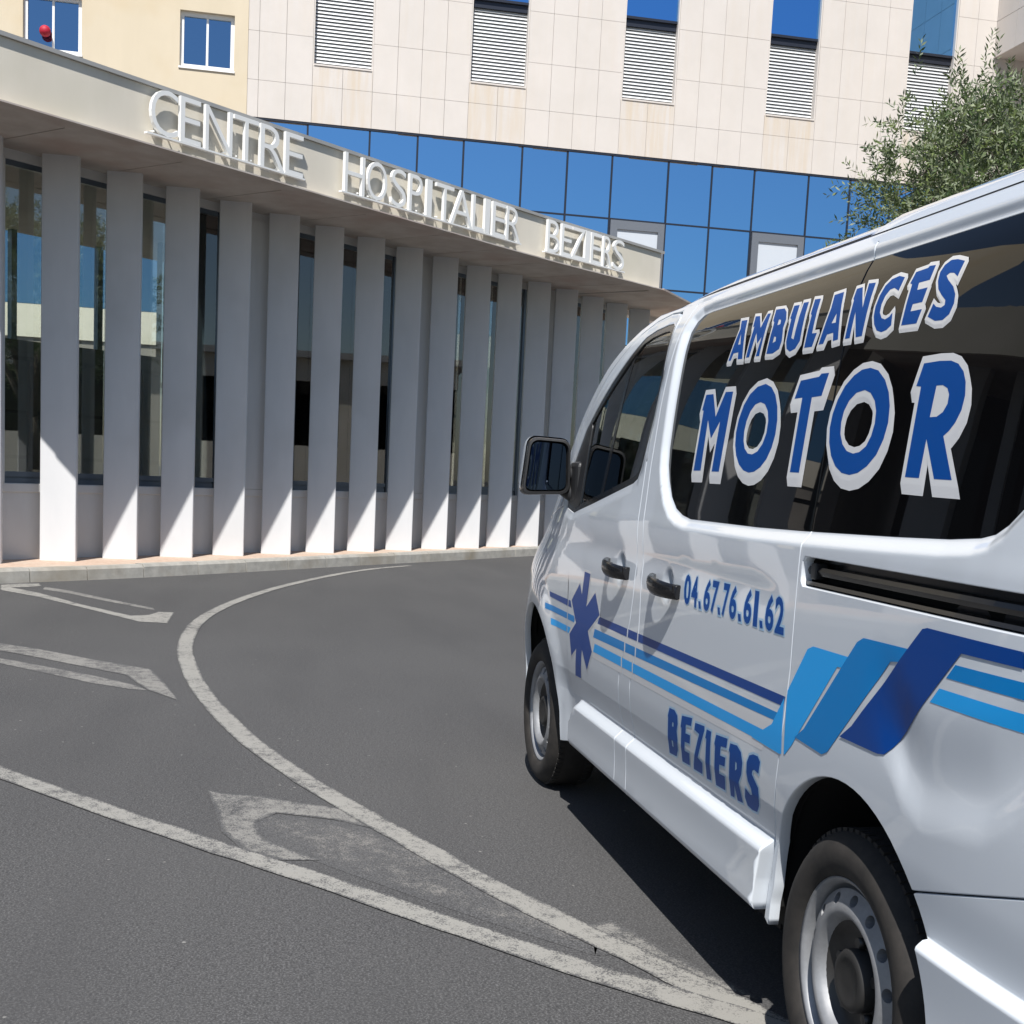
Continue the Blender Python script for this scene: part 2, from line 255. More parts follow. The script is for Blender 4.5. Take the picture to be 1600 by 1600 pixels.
# ------------------------------------------------------------------ measured outlines (metres)
TRACE = json.loads("""{"MOTOR":[[[[1.175,1.6498],[1.1138,1.649],[1.0636,1.5817],[1.0147,1.65],[0.9564,1.6484],[0.9645,1.4248],[1.0227,1.4248],[1.0211,1.5676],[1.0738,1.5194],[1.1234,1.5747],[1.1165,1.4268],[1.1776,1.4262],[1.1749,1.6032],[1.1883,1.6051]]],[[[0.7264,1.6566],[0.683,1.6455],[0.6483,1.624],[0.6227,1.5937],[0.608,1.5593],[0.6047,1.5229],[0.6147,1.489],[0.6365,1.4598],[0.6689,1.4387],[0.7063,1.4272],[0.7418,1.4243],[0.7819,1.4303],[0.8201,1.4456],[0.8524,1.4703],[0.8728,1.4992],[0.8813,1.5334],[0.8763,1.5699],[0.8573,1.6057],[0.8254,1.634],[0.7799,1.652]],[[0.7406,1.6097],[0.7086,1.6034],[0.6813,1.5849],[0.6667,1.5586],[0.6655,1.5265],[0.6793,1.4995],[0.7063,1.4798],[0.7395,1.4724],[0.771,1.4751],[0.7974,1.4881],[0.8151,1.5089],[0.8219,1.5348],[0.8172,1.563],[0.801,1.5881],[0.7748,1.6049]]],[[[0.5039,1.6516],[0.4015,1.6549],[0.3912,1.6615],[0.3494,1.6606],[0.3687,1.6082],[0.4214,1.6073],[0.4216,1.4275],[0.4756,1.4281],[0.4772,1.6092],[0.5222,1.6085]]],[[[0.1427,1.6578],[0.1037,1.6496],[0.0648,1.6273],[0.0384,1.5998],[0.0232,1.571],[0.0171,1.5362],[0.0247,1.5017],[0.0446,1.4692],[0.0779,1.4449],[0.1159,1.4301],[0.1538,1.4251],[0.1938,1.4293],[0.231,1.4442],[0.2616,1.4677],[0.2837,1.4986],[0.2938,1.5321],[0.2913,1.5629],[0.2773,1.5954],[0.2521,1.6246],[0.2169,1.6457],[0.1812,1.6566]],[[0.1505,1.6104],[0.121,1.6029],[0.0952,1.585],[0.0805,1.5623],[0.0767,1.5357],[0.0832,1.5093],[0.0987,1.4873],[0.1256,1.4751],[0.1541,1.4719],[0.1868,1.4778],[0.2134,1.4931],[0.2332,1.5166],[0.239,1.5424],[0.2349,1.5679],[0.2178,1.5904],[0.1885,1.6063]]],[[[-0.0883,1.6507],[-0.1478,1.6512],[-0.1909,1.6486],[-0.2199,1.6406],[-0.244,1.6243],[-0.2583,1.6041],[-0.2652,1.5786],[-0.2618,1.5517],[-0.2477,1.5288],[-0.2307,1.5135],[-0.2134,1.504],[-0.2721,1.4204],[-0.2077,1.4214],[-0.1521,1.499],[-0.1499,1.4225],[-0.0937,1.4238],[-0.0932,1.6044],[-0.0738,1.6065]],[[-0.1536,1.6031],[-0.177,1.6028],[-0.1966,1.5958],[-0.2066,1.5834],[-0.2071,1.5656],[-0.1954,1.5502],[-0.1752,1.5419],[-0.1497,1.5417]]]],"AMBULANCES":[[[[1.0224,1.8513],[0.9763,1.8492],[0.9353,1.7374],[0.9699,1.739],[0.9768,1.7591],[1.0132,1.7584],[1.0235,1.739],[1.042,1.7394],[1.0084,1.8273]],[[0.9917,1.8122],[0.9921,1.7813],[0.9745,1.7805]]],[[[0.92,1.8527],[0.8854,1.85],[0.8514,1.8139],[0.8315,1.8501],[0.8101,1.8494],[0.8121,1.7355],[0.8367,1.7364],[0.8252,1.7878],[0.8468,1.7715],[0.8715,1.8029],[0.8845,1.7379],[0.9076,1.7386],[0.9021,1.8233],[0.9118,1.8225]]],[[[0.7798,1.8554],[0.7215,1.8519],[0.699,1.84],[0.6852,1.8199],[0.6889,1.7977],[0.6832,1.7848],[0.6767,1.7638],[0.6826,1.7438],[0.7196,1.7349],[0.7635,1.737],[0.762,1.8197],[0.7741,1.8262]],[[0.7347,1.8252],[0.7191,1.8218],[0.7159,1.8107],[0.7343,1.8095]],[[0.735,1.7804],[0.7221,1.7782],[0.7187,1.7665],[0.7364,1.7633]]],[[[0.6605,1.8516],[0.6256,1.8499],[0.6179,1.7655],[0.6013,1.7606],[0.6028,1.8525],[0.5716,1.8512],[0.5586,1.7532],[0.5782,1.7355],[0.609,1.7305],[0.6334,1.7401],[0.6461,1.759],[0.6502,1.8162],[0.6592,1.8202]]],[[[0.5374,1.853],[0.502,1.8506],[0.4939,1.7652],[0.4661,1.764],[0.4776,1.7319],[0.5229,1.7328],[0.5253,1.8127],[0.533,1.817]]],[[[0.4255,1.8498],[0.3766,1.851],[0.3381,1.7366],[0.3639,1.7352],[0.3719,1.7554],[0.4044,1.7544],[0.4156,1.7332],[0.4409,1.7335],[0.4196,1.8181]],[[0.3795,1.8014],[0.3941,1.7792],[0.3713,1.7788]]],[[[0.31,1.8494],[0.2814,1.8498],[0.247,1.7993],[0.2546,1.8545],[0.2201,1.8517],[0.2168,1.7333],[0.2466,1.7332],[0.2785,1.7935],[0.277,1.7342],[0.3013,1.7345],[0.3049,1.8232],[0.3103,1.8267]]],[[[0.0851,1.8449],[0.0932,1.8172],[0.1169,1.8265],[0.1346,1.8252],[0.1496,1.8135],[0.1564,1.7962],[0.1541,1.7778],[0.1396,1.7645],[0.1223,1.7599],[0.1053,1.7635],[0.0945,1.7716],[0.0869,1.7442],[0.1051,1.7353],[0.1267,1.733],[0.1496,1.7388],[0.1683,1.7539],[0.18,1.7734],[0.1833,1.7939],[0.1778,1.817],[0.1655,1.837],[0.1441,1.8487],[0.1131,1.8517]]],[[[0.0412,1.8495],[-0.0062,1.8514],[-0.0102,1.8549],[-0.0358,1.853],[-0.0319,1.8236],[0.0111,1.8234],[0.0094,1.8082],[-0.0323,1.808],[-0.0264,1.7794],[0.0123,1.7796],[0.0144,1.7649],[-0.0321,1.7643],[-0.0227,1.7365],[0.0417,1.7387],[0.0398,1.824],[0.0499,1.8271]]],[[[-0.1504,1.8442],[-0.142,1.8152],[-0.124,1.8247],[-0.107,1.8271],[-0.0971,1.8227],[-0.1093,1.8128],[-0.1371,1.796],[-0.1524,1.7794],[-0.1562,1.7612],[-0.147,1.7416],[-0.1259,1.7324],[-0.0966,1.7339],[-0.0635,1.7457],[-0.0744,1.7705],[-0.0888,1.7625],[-0.1082,1.7586],[-0.1208,1.7621],[-0.1193,1.7721],[-0.0991,1.7844],[-0.0797,1.7985],[-0.0679,1.8167],[-0.0652,1.8339],[-0.0746,1.8473],[-0.0948,1.8543],[-0.1196,1.8521]]]],"BEZIERS":[[[[1.1576,0.712],[1.111,0.714],[1.084,0.702],[1.0822,0.6772],[1.0953,0.6538],[1.0921,0.6268],[1.103,0.5944],[1.1295,0.569],[1.1977,0.5647],[1.1712,0.6801],[1.1737,0.6855]],[[1.1335,0.6737],[1.1213,0.6738],[1.1232,0.6607],[1.1355,0.6598]],[[1.1517,0.6139],[1.1386,0.6144],[1.1421,0.5949],[1.1552,0.5944]]],[[[1.0414,0.7111],[0.9528,0.7214],[0.9607,0.6969],[1.0072,0.6918],[1.013,0.6643],[0.9727,0.6666],[0.9803,0.6403],[1.0245,0.637],[1.0335,0.6077],[0.9929,0.609],[1.008,0.5698],[1.0755,0.566],[1.048,0.6728],[1.0545,0.6767]]],[[[0.9254,0.7132],[0.85,0.7189],[0.8496,0.7075],[0.9168,0.6142],[0.8831,0.6066],[0.9002,0.57],[0.9736,0.5674],[0.9669,0.5824],[0.8933,0.6875],[0.9334,0.6922]]],[[[0.8314,0.7141],[0.7951,0.7147],[0.8286,0.5691],[0.8647,0.5662],[0.8341,0.6871],[0.8433,0.6873]]],[[[0.7566,0.715],[0.671,0.7219],[0.6786,0.6954],[0.7212,0.6907],[0.729,0.6634],[0.6887,0.6665],[0.698,0.6402],[0.7389,0.6364],[0.7463,0.6093],[0.7027,0.6116],[0.719,0.5691],[0.7914,0.5662],[0.7653,0.6809],[0.7703,0.6882]]],[[[0.6513,0.714],[0.6025,0.7187],[0.5754,0.7071],[0.5653,0.6814],[0.576,0.6488],[0.5986,0.623],[0.5915,0.5685],[0.6296,0.5651],[0.6354,0.6056],[0.6514,0.5669],[0.6789,0.5655],[0.6541,0.6892],[0.6607,0.6935]],[[0.616,0.6735],[0.6053,0.672],[0.6072,0.6554],[0.6201,0.6482]]],[[[0.5184,0.7121],[0.4934,0.7204],[0.4636,0.7224],[0.4469,0.7112],[0.4579,0.679],[0.4851,0.6828],[0.498,0.6777],[0.5013,0.6671],[0.485,0.6554],[0.4644,0.6411],[0.4625,0.6202],[0.4708,0.5945],[0.4926,0.5713],[0.526,0.5677],[0.5569,0.5713],[0.5674,0.5907],[0.5517,0.6184],[0.5221,0.6085],[0.5088,0.612],[0.5117,0.6271],[0.5323,0.6436],[0.5391,0.6638],[0.5348,0.6906]]]],"PHONE":[["0",[[1.092,1.1243],[1.0365,1.1248],[1.0222,1.0375],[1.0777,1.0371]]],["4",[[1.0286,1.1248],[0.9767,1.1252],[0.9623,1.0378],[1.0143,1.0375]]],[".",[[0.955,1.0586],[0.9386,1.0587],[0.9298,1.0388],[0.9461,1.0387]]],["6",[[0.9171,1.1262],[0.8665,1.1266],[0.863,1.0378],[0.9139,1.0375]]],["7",[[0.8582,1.1266],[0.8092,1.127],[0.8053,1.0382],[0.8546,1.0379]]],[".",[[0.8009,1.0587],[0.7848,1.0587],[0.7766,1.0397],[0.7926,1.0396]]],["7",[[0.773,1.1273],[0.7278,1.1276],[0.7234,1.0387],[0.7689,1.0384]]],["6",[[0.7221,1.1275],[0.6718,1.1279],[0.6631,1.0393],[0.7137,1.039]]],[".",[[0.6511,1.0588],[0.6324,1.0588],[0.6248,1.0406],[0.6434,1.0405]]],["6",[[0.6204,1.1283],[0.5682,1.1287],[0.5591,1.0399],[0.6115,1.0396]]],["1",[[0.5542,1.1288],[0.5267,1.129],[0.5174,1.0402],[0.5451,1.04]]],[".",[[0.5052,1.0589],[0.4872,1.0589],[0.4801,1.0414],[0.4981,1.0413]]],["6",[[0.4773,1.1294],[0.4251,1.1298],[0.4155,1.0408],[0.4679,1.0405]]],["2",[[0.4174,1.1298],[0.363,1.1302],[0.3516,1.0413],[0.4061,1.041]]]],"STAR":[[[2.2856,0.9834],[2.4023,0.9067],[2.1457,0.6678],[2.0702,0.7489]],[[2.0558,0.9705],[1.9823,0.8965],[2.3839,0.6868],[2.4151,0.7702]],[[2.2234,1.0338],[2.1399,1.0323],[2.2466,0.6192],[2.3349,0.6158]]],"S_navy":[[[1.9834,0.8896],[0.3152,0.8999],[0.3224,0.8755],[2.0052,0.862]],[[2.7898,0.902],[2.4224,0.9017],[2.3988,0.8756],[2.7783,0.8817]]],"S_mid":[[[2.0396,0.8384],[0.3506,0.8546],[0.3505,0.8332],[2.0575,0.8048]],[[2.839,0.849],[2.3403,0.8483],[2.3472,0.8233],[2.8275,0.8255]]],"S_light":[[[2.0329,0.7843],[0.4222,0.7957],[0.4578,0.7644],[2.0543,0.7515]],[[2.729,0.7955],[2.4025,0.7963],[2.4306,0.771],[2.7208,0.7691]]],"Z_light":[[[0.43,0.7985],[0.3828,0.8207],[0.2132,1.029],[0.1851,1.0389],[0.0094,1.041],[0.028,1.014],[0.0585,1.0126],[0.2614,0.7957],[0.2992,0.7647],[0.3343,0.7586],[0.5049,0.7624]]],"Z_mid":[[[0.247,0.8178],[0.2015,0.8462],[-0.0232,1.0781],[-0.0497,1.0902],[-0.2435,1.0942],[-0.2255,1.0665],[-0.1684,1.0592],[0.0743,0.8215],[0.1011,0.81]]],"Z_navy":[[[0.021,0.8676],[-0.0296,0.9008],[-0.2613,1.1211],[-0.2804,1.1389],[-0.2981,1.1431],[-0.5964,1.1419],[-0.601,1.1142],[-0.4212,1.113],[-0.2003,0.8918],[-0.1749,0.8726],[-0.1487,0.8687]]],"R_mid":[[[-0.4044,1.0897],[-0.6047,1.0921],[-0.6094,1.0632],[-0.3785,1.0616]]],"R_light":[[[-0.3589,1.039],[-0.6131,1.0401],[-0.6181,1.008],[-0.3301,1.0082]]],"side_glass":[[-0.3314,1.8966],[-0.0493,1.904],[0.2998,1.906],[0.8492,1.9],[1.3027,1.904],[1.3977,1.9026],[1.4065,1.8752],[1.3927,1.8319],[1.3938,1.7288],[1.3809,1.6647],[1.3889,1.5737],[1.385,1.492],[1.3377,1.3987],[1.2869,1.3465],[1.2278,1.3133],[1.1652,1.2947],[1.091,1.2847],[0.5805,1.2883],[0.3037,1.2936],[-0.1326,1.3057],[-0.323,1.3133],[-0.4303,1.3209],[-0.472,1.3301],[-0.5022,1.346],[-0.5386,1.378]]}""")
LETTERS = json.loads("""{"CENTRE":[["C",18.813,19.166],["E",19.201,19.481],["N",19.544,19.93],["T",19.958,20.323],["R",20.353,20.735],["E",20.745,21.038]],"HOSPITALIER":[["H",21.755,22.115],["O",22.162,22.533],["S",22.619,22.906],["P",22.97,23.228],["I",23.32,23.426],["T",23.519,23.888],["A",23.833,24.313],["L",24.313,24.576],["I",24.591,24.71],["E",24.77,25.091],["R",25.106,25.453]],"BEZIERS":[["B",26.135,26.434],["E",26.481,26.739],["Z",26.739,27.086],["I",27.086,27.204],["E",27.237,27.511],["R",27.563,27.808],["S",27.844,28.148]]}""")
GROUND = json.loads("""{"arrow_a":[[[11.272,3.741],[11.461,3.588],[11.525,3.397],[11.268,3.332],[11.123,3.47],[11.051,3.592],[10.638,3.272],[9.696,2.737],[8.965,2.25],[9.043,2.111],[9.299,2.048],[9.283,1.903],[8.498,1.914],[8.557,2.157],[9.334,2.638],[10.236,3.21],[10.774,3.651]]],"arrow_a2":[[[11.211,3.299],[10.905,3.009],[10.142,2.501],[9.589,2.108],[9.392,2.077],[9.921,2.491],[10.654,3.006],[10.951,3.284]]],"arrow_b":[[[7.307,3.197],[7.14,2.991],[6.897,2.692],[6.4,2.207],[6.087,1.868],[5.58,1.75],[4.985,1.633],[5.304,1.824],[5.587,1.922],[5.843,2.006],[6.191,2.345],[6.538,2.678],[6.771,2.924],[6.958,3.127]]],"arrow_b2":[[[6.661,3.068],[6.457,2.867],[6.19,2.583],[5.8,2.18],[5.495,1.921],[5.304,1.824],[5.337,1.944],[5.539,2.187],[5.911,2.54],[6.214,2.823],[6.409,3.018]]],"arrow_c":[[[2.938,1.403],[2.885,1.333],[2.852,1.202],[2.727,1.021],[2.604,0.794],[2.387,0.682],[2.335,0.754],[2.474,0.905],[2.572,1.122],[2.444,1.198],[2.278,1.189],[2.161,1.129],[2.048,1.045],[1.947,0.982],[1.952,1.115],[2.071,1.248],[2.316,1.33],[2.643,1.365]]],"ghost":[[[2.564,1.202],[2.523,1.053],[2.446,0.87],[2.299,0.721],[1.929,0.528],[1.259,0.223],[1.012,0.12],[1.0,0.231],[1.305,0.5],[1.658,0.784],[2.002,1.047],[2.161,1.134],[2.382,1.227]]],"arrow_tail":[[[1.232,0.23],[1.292,0.099],[1.003,-0.006],[0.734,-0.122],[0.645,-0.143],[0.764,-0.02],[0.96,0.086],[1.065,0.153],[1.147,0.271]]]}""")
TAILB = [(1.114, 1.142), (1.0632, 1.092), (1.008, 1.040)]
# ------------------------------------------------------------------ ground
bm = bmesh.new(); quad(bm, [(-150, -150, 0), (220, -150, 0), (220, 150, 0), (-150, 150, 0)])
struct(from_bm('road', bm, M['asphalt']))
PO = Vector((0, 17.056, 0)); DV = Vector((.683, -.7304, 0)).normalized(); NV = Vector((-.7304, -.683, 0)).normalized()
def PW(t, n, z): return PO + DV*t + NV*n + Vector((0, 0, z))
def interp(x, K):
    if x <= K[0][0]: return K[0][1]
    for (a, va), (b, vb) in zip(K, K[1:]):
        if x <= b: return va + (vb-va)*(x-a)/(b-a)
    return K[-1][1]
EK = [(14.0, 1.30), (22, 1.265), (26, 1.30), (29.35, 1.54), (33, 1.8)]
def EV(t): return interp(t, EK)
# kerb line on the ground (front foot of the kerb)
KF = [(4.0, 11.6), (8.0, 7.35), (11.40, 3.765), (12.28, 2.72), (13.46, 1.56), (14.6, .5), (15.72, -.52), (16.84, -1.66), (18.93, -3.55), (20.6, -5.35), (22.0, -7.4), (23.0, -10), (23.4, -14), (23.5, -22)]
def offs(L, k):
    out = []
    for i, p in enumerate(L):
        a = Vector(L[max(0, i-1)]); b = Vector(L[min(len(L)-1, i+1)]); t = (b-a).normalized(); nn = Vector((-t.y, t.x))
        out.append(Vector(p) + nn*k)
    return out
KB = offs(KF, .16)
def resample(L, step):
    out = [Vector(L[0])]
    for a, b in zip(L, L[1:]):
        a = Vector(a); b = Vector(b); k = max(1, int((b-a).length/step))
        out += [a+(b-a)*(i+1)/k for i in range(k)]
    return out
def smooth(L, it=2):
    L = [Vector(p) for p in L]
    for _ in range(it):
        Q = [L[0]]
        for a, b in zip(L, L[1:]): Q += [a*.75+b*.25, a*.25+b*.75]
        L = Q + [L[-1]]
    return L
bm = bmesh.new(); ks = resample(smooth(KF, 1), 1.0); random.seed(3)
for a, b in zip(ks, ks[1:]):
    t = (b-a).normalized(); nn = Vector((-t.y, t.x)); a2 = a+t*.006; b2 = b-t*.006; h = .148+random.uniform(-.004, .004)
    sec = [(0, -.05), (.012, h-.03), (.035, h), (.16, h), (.16, -.05)]
    A = [bm.verts.new((a2.x+nn.x*u, a2.y+nn.y*u, v)) for u, v in sec]; B = [bm.verts.new((b2.x+nn.x*u, b2.y+nn.y*u, v)) for u, v in sec]
    for i in range(5): bm.faces.new((A[i], B[i], B[(i+1) % 5], A[(i+1) % 5]))
    bm.faces.new(A[::-1]); bm.faces.new(B)
recalc(bm); struct(from_bm('kerb', bm, M['kerb']))
bm = bmesh.new(); kb = offs(smooth(KF, 1), .157)
for a, b in zip(kb, kb[1:]):
    fa = a+Vector((6.5, 5)) ; fb = b+Vector((6.5, 5))
    quad(bm, [(a.x, a.y, .143), (b.x, b.y, .143), (fb.x, fb.y, .143), (fa.x, fa.y, .143)])
recalc(bm); struct(from_bm('pavement', bm, M['pave']))

# road markings
def ribbon(name, L, w, z, mat):
    """painted line; the 'edge' attribute is 0 along the rims so that the wear eats in from there"""
    L = resample(smooth(L, 2), .25); bm = bmesh.new(); el = bm.verts.layers.float.new('edge'); prev = None; random.seed(len(L))
    rows = [offs(L, w*k) for k in (.5, .36, -.36, -.5)]
    for i in range(len(L)):
        c = []
        for k, r in enumerate(rows):
            v = bm.verts.new((r[i].x+random.uniform(-.004, .004), r[i].y+random.uniform(-.004, .004), z)); v[el] = 0 if k in (0, 3) else 1; c.append(v)
        if prev:
            for k in range(3): bm.faces.new((prev[k+1], c[k+1], c[k], prev[k]))
        prev = c
    recalc(bm); return struct(from_bm(name, bm, mat))
def shrink(P, d):
    n = len(P); A = sum(P[i][0]*P[(i+1) % n][1]-P[(i+1) % n][0]*P[i][1] for i in range(n)); s = 1 if A > 0 else -1; out = []
    for i in range(n):
        p0, p, p1 = Vector(P[i-1]), Vector(P[i]), Vector(P[(i+1) % n]); a = (p-p0).normalized(); b = (p1-p).normalized()
        na = Vector((-a.y, a.x))*s; nb = Vector((-b.y, b.x))*s; m = na+nb
        if m.length < .2: m = na
        m.normalize(); out.append(p+m*min(d/max(m.dot(na), .5), d*1.6))
    return out
def patch(name, polys, z, mat, fade=.03):
    bm = bmesh.new(); el = bm.verts.layers.float.new('edge')
    for P in polys:
        P = [tuple(v) for v in resample(P+[P[0]], .35)[:-1]]; Q = shrink(P, fade); n = len(P)
        A = [bm.verts.new((x, y, z)) for x, y in P]; B = [bm.verts.new((v.x, v.y, z)) for v in Q]
        for v in A: v[el] = -.2
        for v in B: v[el] = 1
        for i in range(n): bm.faces.new((A[i], A[(i+1) % n], B[(i+1) % n], B[i]))
        for t in tessellate_polygon([[Vector((v.x, v.y, 0)) for v in Q]]):
            try: bm.faces.new([B[i] for i in t])
            except ValueError: pass
    for f in bm.faces:
        f.normal_update()
        if f.normal.z < 0: f.normal_flip()
    return struct(from_bm(name, bm, mat))
CURVE = [[17.2, -2.3], [15.686, -.976], [14.602, -.161], [12.299, .824], [10.444, 1.373], [8.905, 1.67], [7.513, 1.729], [6.273, 1.65], [5.097, 1.491], [4.005, 1.263], [3.14, 1.006], [2.575, .797], [2.17, .637], [1.654, .437], [1.221, .233], [.851, .044], [.555, -.088], [.1, -.29], [-.6, -.6], [-1.6, -1.0]]
LINE2 = [[7.0, 5.3], [5.2, 3.86], [3.773, 2.717], [3.239, 2.283], [2.669, 1.822], [2.105, 1.339], [1.771, 1.034], [1.406, .729], [1.087, .462], [.819, .224], [.525, -.075], [.348, -.208], [-.3, -.75], [-1.2, -1.5]]
ribbon('road_marking', CURVE[1:], .114, .0038, M['paint_line'])
ribbon('road_marking', LINE2, .115, .0046, M['paint_line'])
patch('road_marking', GROUND['ghost'], .0012, M['paint_ghost'], .07)
patch('road_marking', GROUND['arrow_c'], .0024, M['paint_faint'], .025)
patch('road_marking', GROUND['arrow_tail'], .0024, M['paint_faint'], .03)
patch('road_marking', GROUND['arrow_a'], .0020, M['paint_line'], .018)
patch('road_marking', GROUND['arrow_a2'], .0014, M['paint_faint'], .015)
patch('road_marking', GROUND['arrow_b'], .0022, M['paint_faint'], .02)
patch('road_marking', GROUND['arrow_b2'], .0014, M['paint_faint'], .02)

# ------------------------------------------------------------------ entrance porch building
porch = empty('entrance_porch', 'long white hospital porch with slanted concrete fins and a cream fascia', 'building', (0, 17.056, 0))
FN = 18; T0 = 18.70 - .8475*2; TS = .8475
def tb(bm, t0, t1, n0, n1, z0, z1, mi=0):
    vs = [bm.verts.new(PW(t, n, z)) for z in (z0, z1) for t, n in ((t0, n0), (t1, n0), (t1, n1), (t0, n1))]
    for f in ((3, 2, 1, 0), (4, 5, 6, 7), (0, 1, 5, 4), (1, 2, 6, 5), (2, 3, 7, 6), (3, 0, 4, 7)): bm.faces.new([vs[i] for i in f]).material_index = mi
phi = R(46.6); gx = (math.cos(phi), math.sin(phi)); hx = (-math.sin(phi), math.cos(phi))   # in (t, n)
for k in range(FN):
    tc = T0 + TS*k - (.10 if k == 1 else 0); bm = bmesh.new()
    pts = [(-.197, 0), (.197, 0), (.197, -.10), (-.197, -.10)]
    prism(bm, pts, .143, 4.60, lambda p, z: PW(tc+gx[0]*p[0]+hx[0]*p[1], gx[1]*p[0]+hx[1]*p[1], z))
    recalc(bm)
    bmesh.ops.bevel(bm, geom=[e for e in bm.edges if abs(e.verts[0].co.z-e.verts[1].co.z) > 1], offset=.008, segments=1, affect='EDGES')
    recalc(bm); from_bm('fin', bm, M['fin'], porch)
TL, TR = 16.62, 34.0
# plinth wall, ledge, lintel behind the fins
bm = bmesh.new(); tb(bm, TL, TR, -.55, -.31, .10, .90); recalc(bm); from_bm('plinth_wall', bm, M['wallwhite'], porch)
bm = bmesh.new(); tb(bm, TL, TR, -.55, -.285, .90, 1.0); recalc(bm); bmesh.ops.bevel(bm, geom=bm.edges[:], offset=.008, segments=1, affect='EDGES'); from_bm('window_ledge', bm, M['wallwhite'], porch)
bm = bmesh.new(); tb(bm, TL, TR, -.55, -.30, 4.50, 4.60); recalc(bm); from_bm('lintel', bm, M['wallwhite'], porch)
piers = []
for k in range(FN-1):
    a = T0 + TS*k; b = a + TS; lo, hi = a+.02, b+.02
    if (k-1) % 4 == 0:      # a plain pier closes every fourth bay
        bm = bmesh.new()
        if k == 1: tb(bm, lo-.05, lo+.34, -.56, -.28, 1.0, 4.50); recalc(bm); from_bm('pier', bm, M['wallwhite'], porch); lo += .34
        else:
            tb(bm, lo+.20, hi+.02, -.56, -.28, 1.0, 4.50); tb(bm, lo+.02, lo+.20, -.56, -.33, 1.0, 4.5, 1); recalc(bm); from_bm('pier', bm, [M['wallwhite'], M['alu']], porch)
            continue
    fr = bmesh.new()
    tb(fr, lo, hi, -.40, -.345, 1.0, 1.055); tb(fr, lo, hi, -.40, -.33, 1.075, 1.13); tb(fr, lo, hi, -.42, -.362, .999, 1.131);
    recalc(fr); f = from_bm('window', fr, M['alu'], porch)
    hr = bmesh.new(); tb(hr, lo, hi, -.40, -.345, 4.44, 4.50); recalc(hr); from_bm('head_rail', hr, M['alu'], f)
    g = bmesh.new(); tb(g, lo+.002, hi-.002, -.36, -.352, 1.13, 4.44); recalc(g); from_bm('pane', g, M['porchglass'], f)
# fascia, soffit, coping follow the slight bend of the canopy
TT = [TL, 18, 19.5, 21, 22.5, 24, 25.2, 26.4, 27.6, 28.6, 29.36]
def strip(bm, prof, ts, cap=True):
    """prof(t) -> list of (n, z)"""
    prev = None
    for t in ts:
        c = [bm.verts.new(PW(t, n, z)) for n, z in prof(t)]
        if prev:
            for i in range(len(c)): bm.faces.new((prev[i], c[i], c[(i+1) % len(c)], prev[(i+1) % len(c)]))
        elif cap: bm.faces.new(c[::-1])
        prev = c
    if cap: bm.faces.new(prev)
    recalc(bm)
bm = bmesh.new(); strip(bm, lambda t: [(EV(t), 4.604), (EV(t), 5.20), (EV(t)-.16, 5.20), (EV(t)-.16, 4.604)], TT); from_bm('fascia', bm, M['fascia'], porch)
bm = bmesh.new(); strip(bm, lambda t: [(EV(t)+.115, 4.584), (EV(t)+.115, 4.600), (EV(t)-.162, 4.6015), (EV(t)-.162, 4.584)], TT); from_bm('shadow_lip', bm, M['soffit'], porch)  # lip added below the fascia to cast a clean shadow edge on the fins
bm = bmesh.new(); strip(bm, lambda t: [(EV(t)+.034, 5.202), (EV(t)+.034, 5.242), (EV(t)-.24, 5.252), (EV(t)-.24, 5.202)], TT+[29.42]); from_bm('coping', bm, M['coping'], porch)
bm = bmesh.new()
for i, (a, b) in enumerate(zip(TT, TT[1:])):
    prev = None
    for t in (a+.008, b-.008):
        c = [bm.verts.new(PW(t, n, z)) for n, z in ((-.6, 4.60), (EV(t)-.162, 4.60), (EV(t)-.162, 4.75), (-.6, 4.75))]
        if prev:
            for j in range(4): bm.faces.new((prev[j], c[j], c[(j+1) % 4], prev[(j+1) % 4]))
            bm.faces.new(prev[::-1]); bm.faces.new(c)
        prev = c
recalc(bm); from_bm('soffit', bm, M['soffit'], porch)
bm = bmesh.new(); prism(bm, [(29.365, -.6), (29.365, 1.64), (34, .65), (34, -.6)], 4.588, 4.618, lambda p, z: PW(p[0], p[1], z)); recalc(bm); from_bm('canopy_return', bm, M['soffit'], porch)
bm = bmesh.new(); tb(bm, TL, 29.2, -4.8, 1.0, 4.76, 5.10); recalc(bm); from_bm('roof', bm, M['coping'], porch)
# lobby behind the glass, open to the courtyard side through a second glazed wall
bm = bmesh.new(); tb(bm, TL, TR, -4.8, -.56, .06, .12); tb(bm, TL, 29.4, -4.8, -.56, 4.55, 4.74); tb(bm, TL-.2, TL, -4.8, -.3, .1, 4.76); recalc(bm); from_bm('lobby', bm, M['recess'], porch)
bm = bmesh.new()
for i in range(8): tb(bm, TL+1.5*i, TL+1.5*i+.09, -4.7, -4.6, .12, 4.55)
tb(bm, TL, TR, -4.7, -4.61, .12, .30); tb(bm, TL, TR, -4.69, -4.62, 2.5, 2.57)
recalc(bm); from_bm('rear_glazing_frame', bm, M['alu'], porch)
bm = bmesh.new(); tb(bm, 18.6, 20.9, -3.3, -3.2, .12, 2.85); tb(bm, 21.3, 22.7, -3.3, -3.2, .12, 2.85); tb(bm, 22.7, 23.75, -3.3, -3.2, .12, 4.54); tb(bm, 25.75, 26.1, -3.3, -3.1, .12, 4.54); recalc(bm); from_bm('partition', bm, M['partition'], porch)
bm = bmesh.new()
for t in (19.2, 20.6, 22.0):
    for u in (0, .95): tb(bm, t+u, t+u+.06, -2.75, -2.7, .12, 2.6)
    tb(bm, t+.06, t+.95, -2.75, -2.7, 2.54, 2.6); tb(bm, t+.06, t+.95, -2.74, -2.71, 1.25, 1.30); tb(bm, t+.06, t+.95, -2.74, -2.71, 1.85, 1.89)
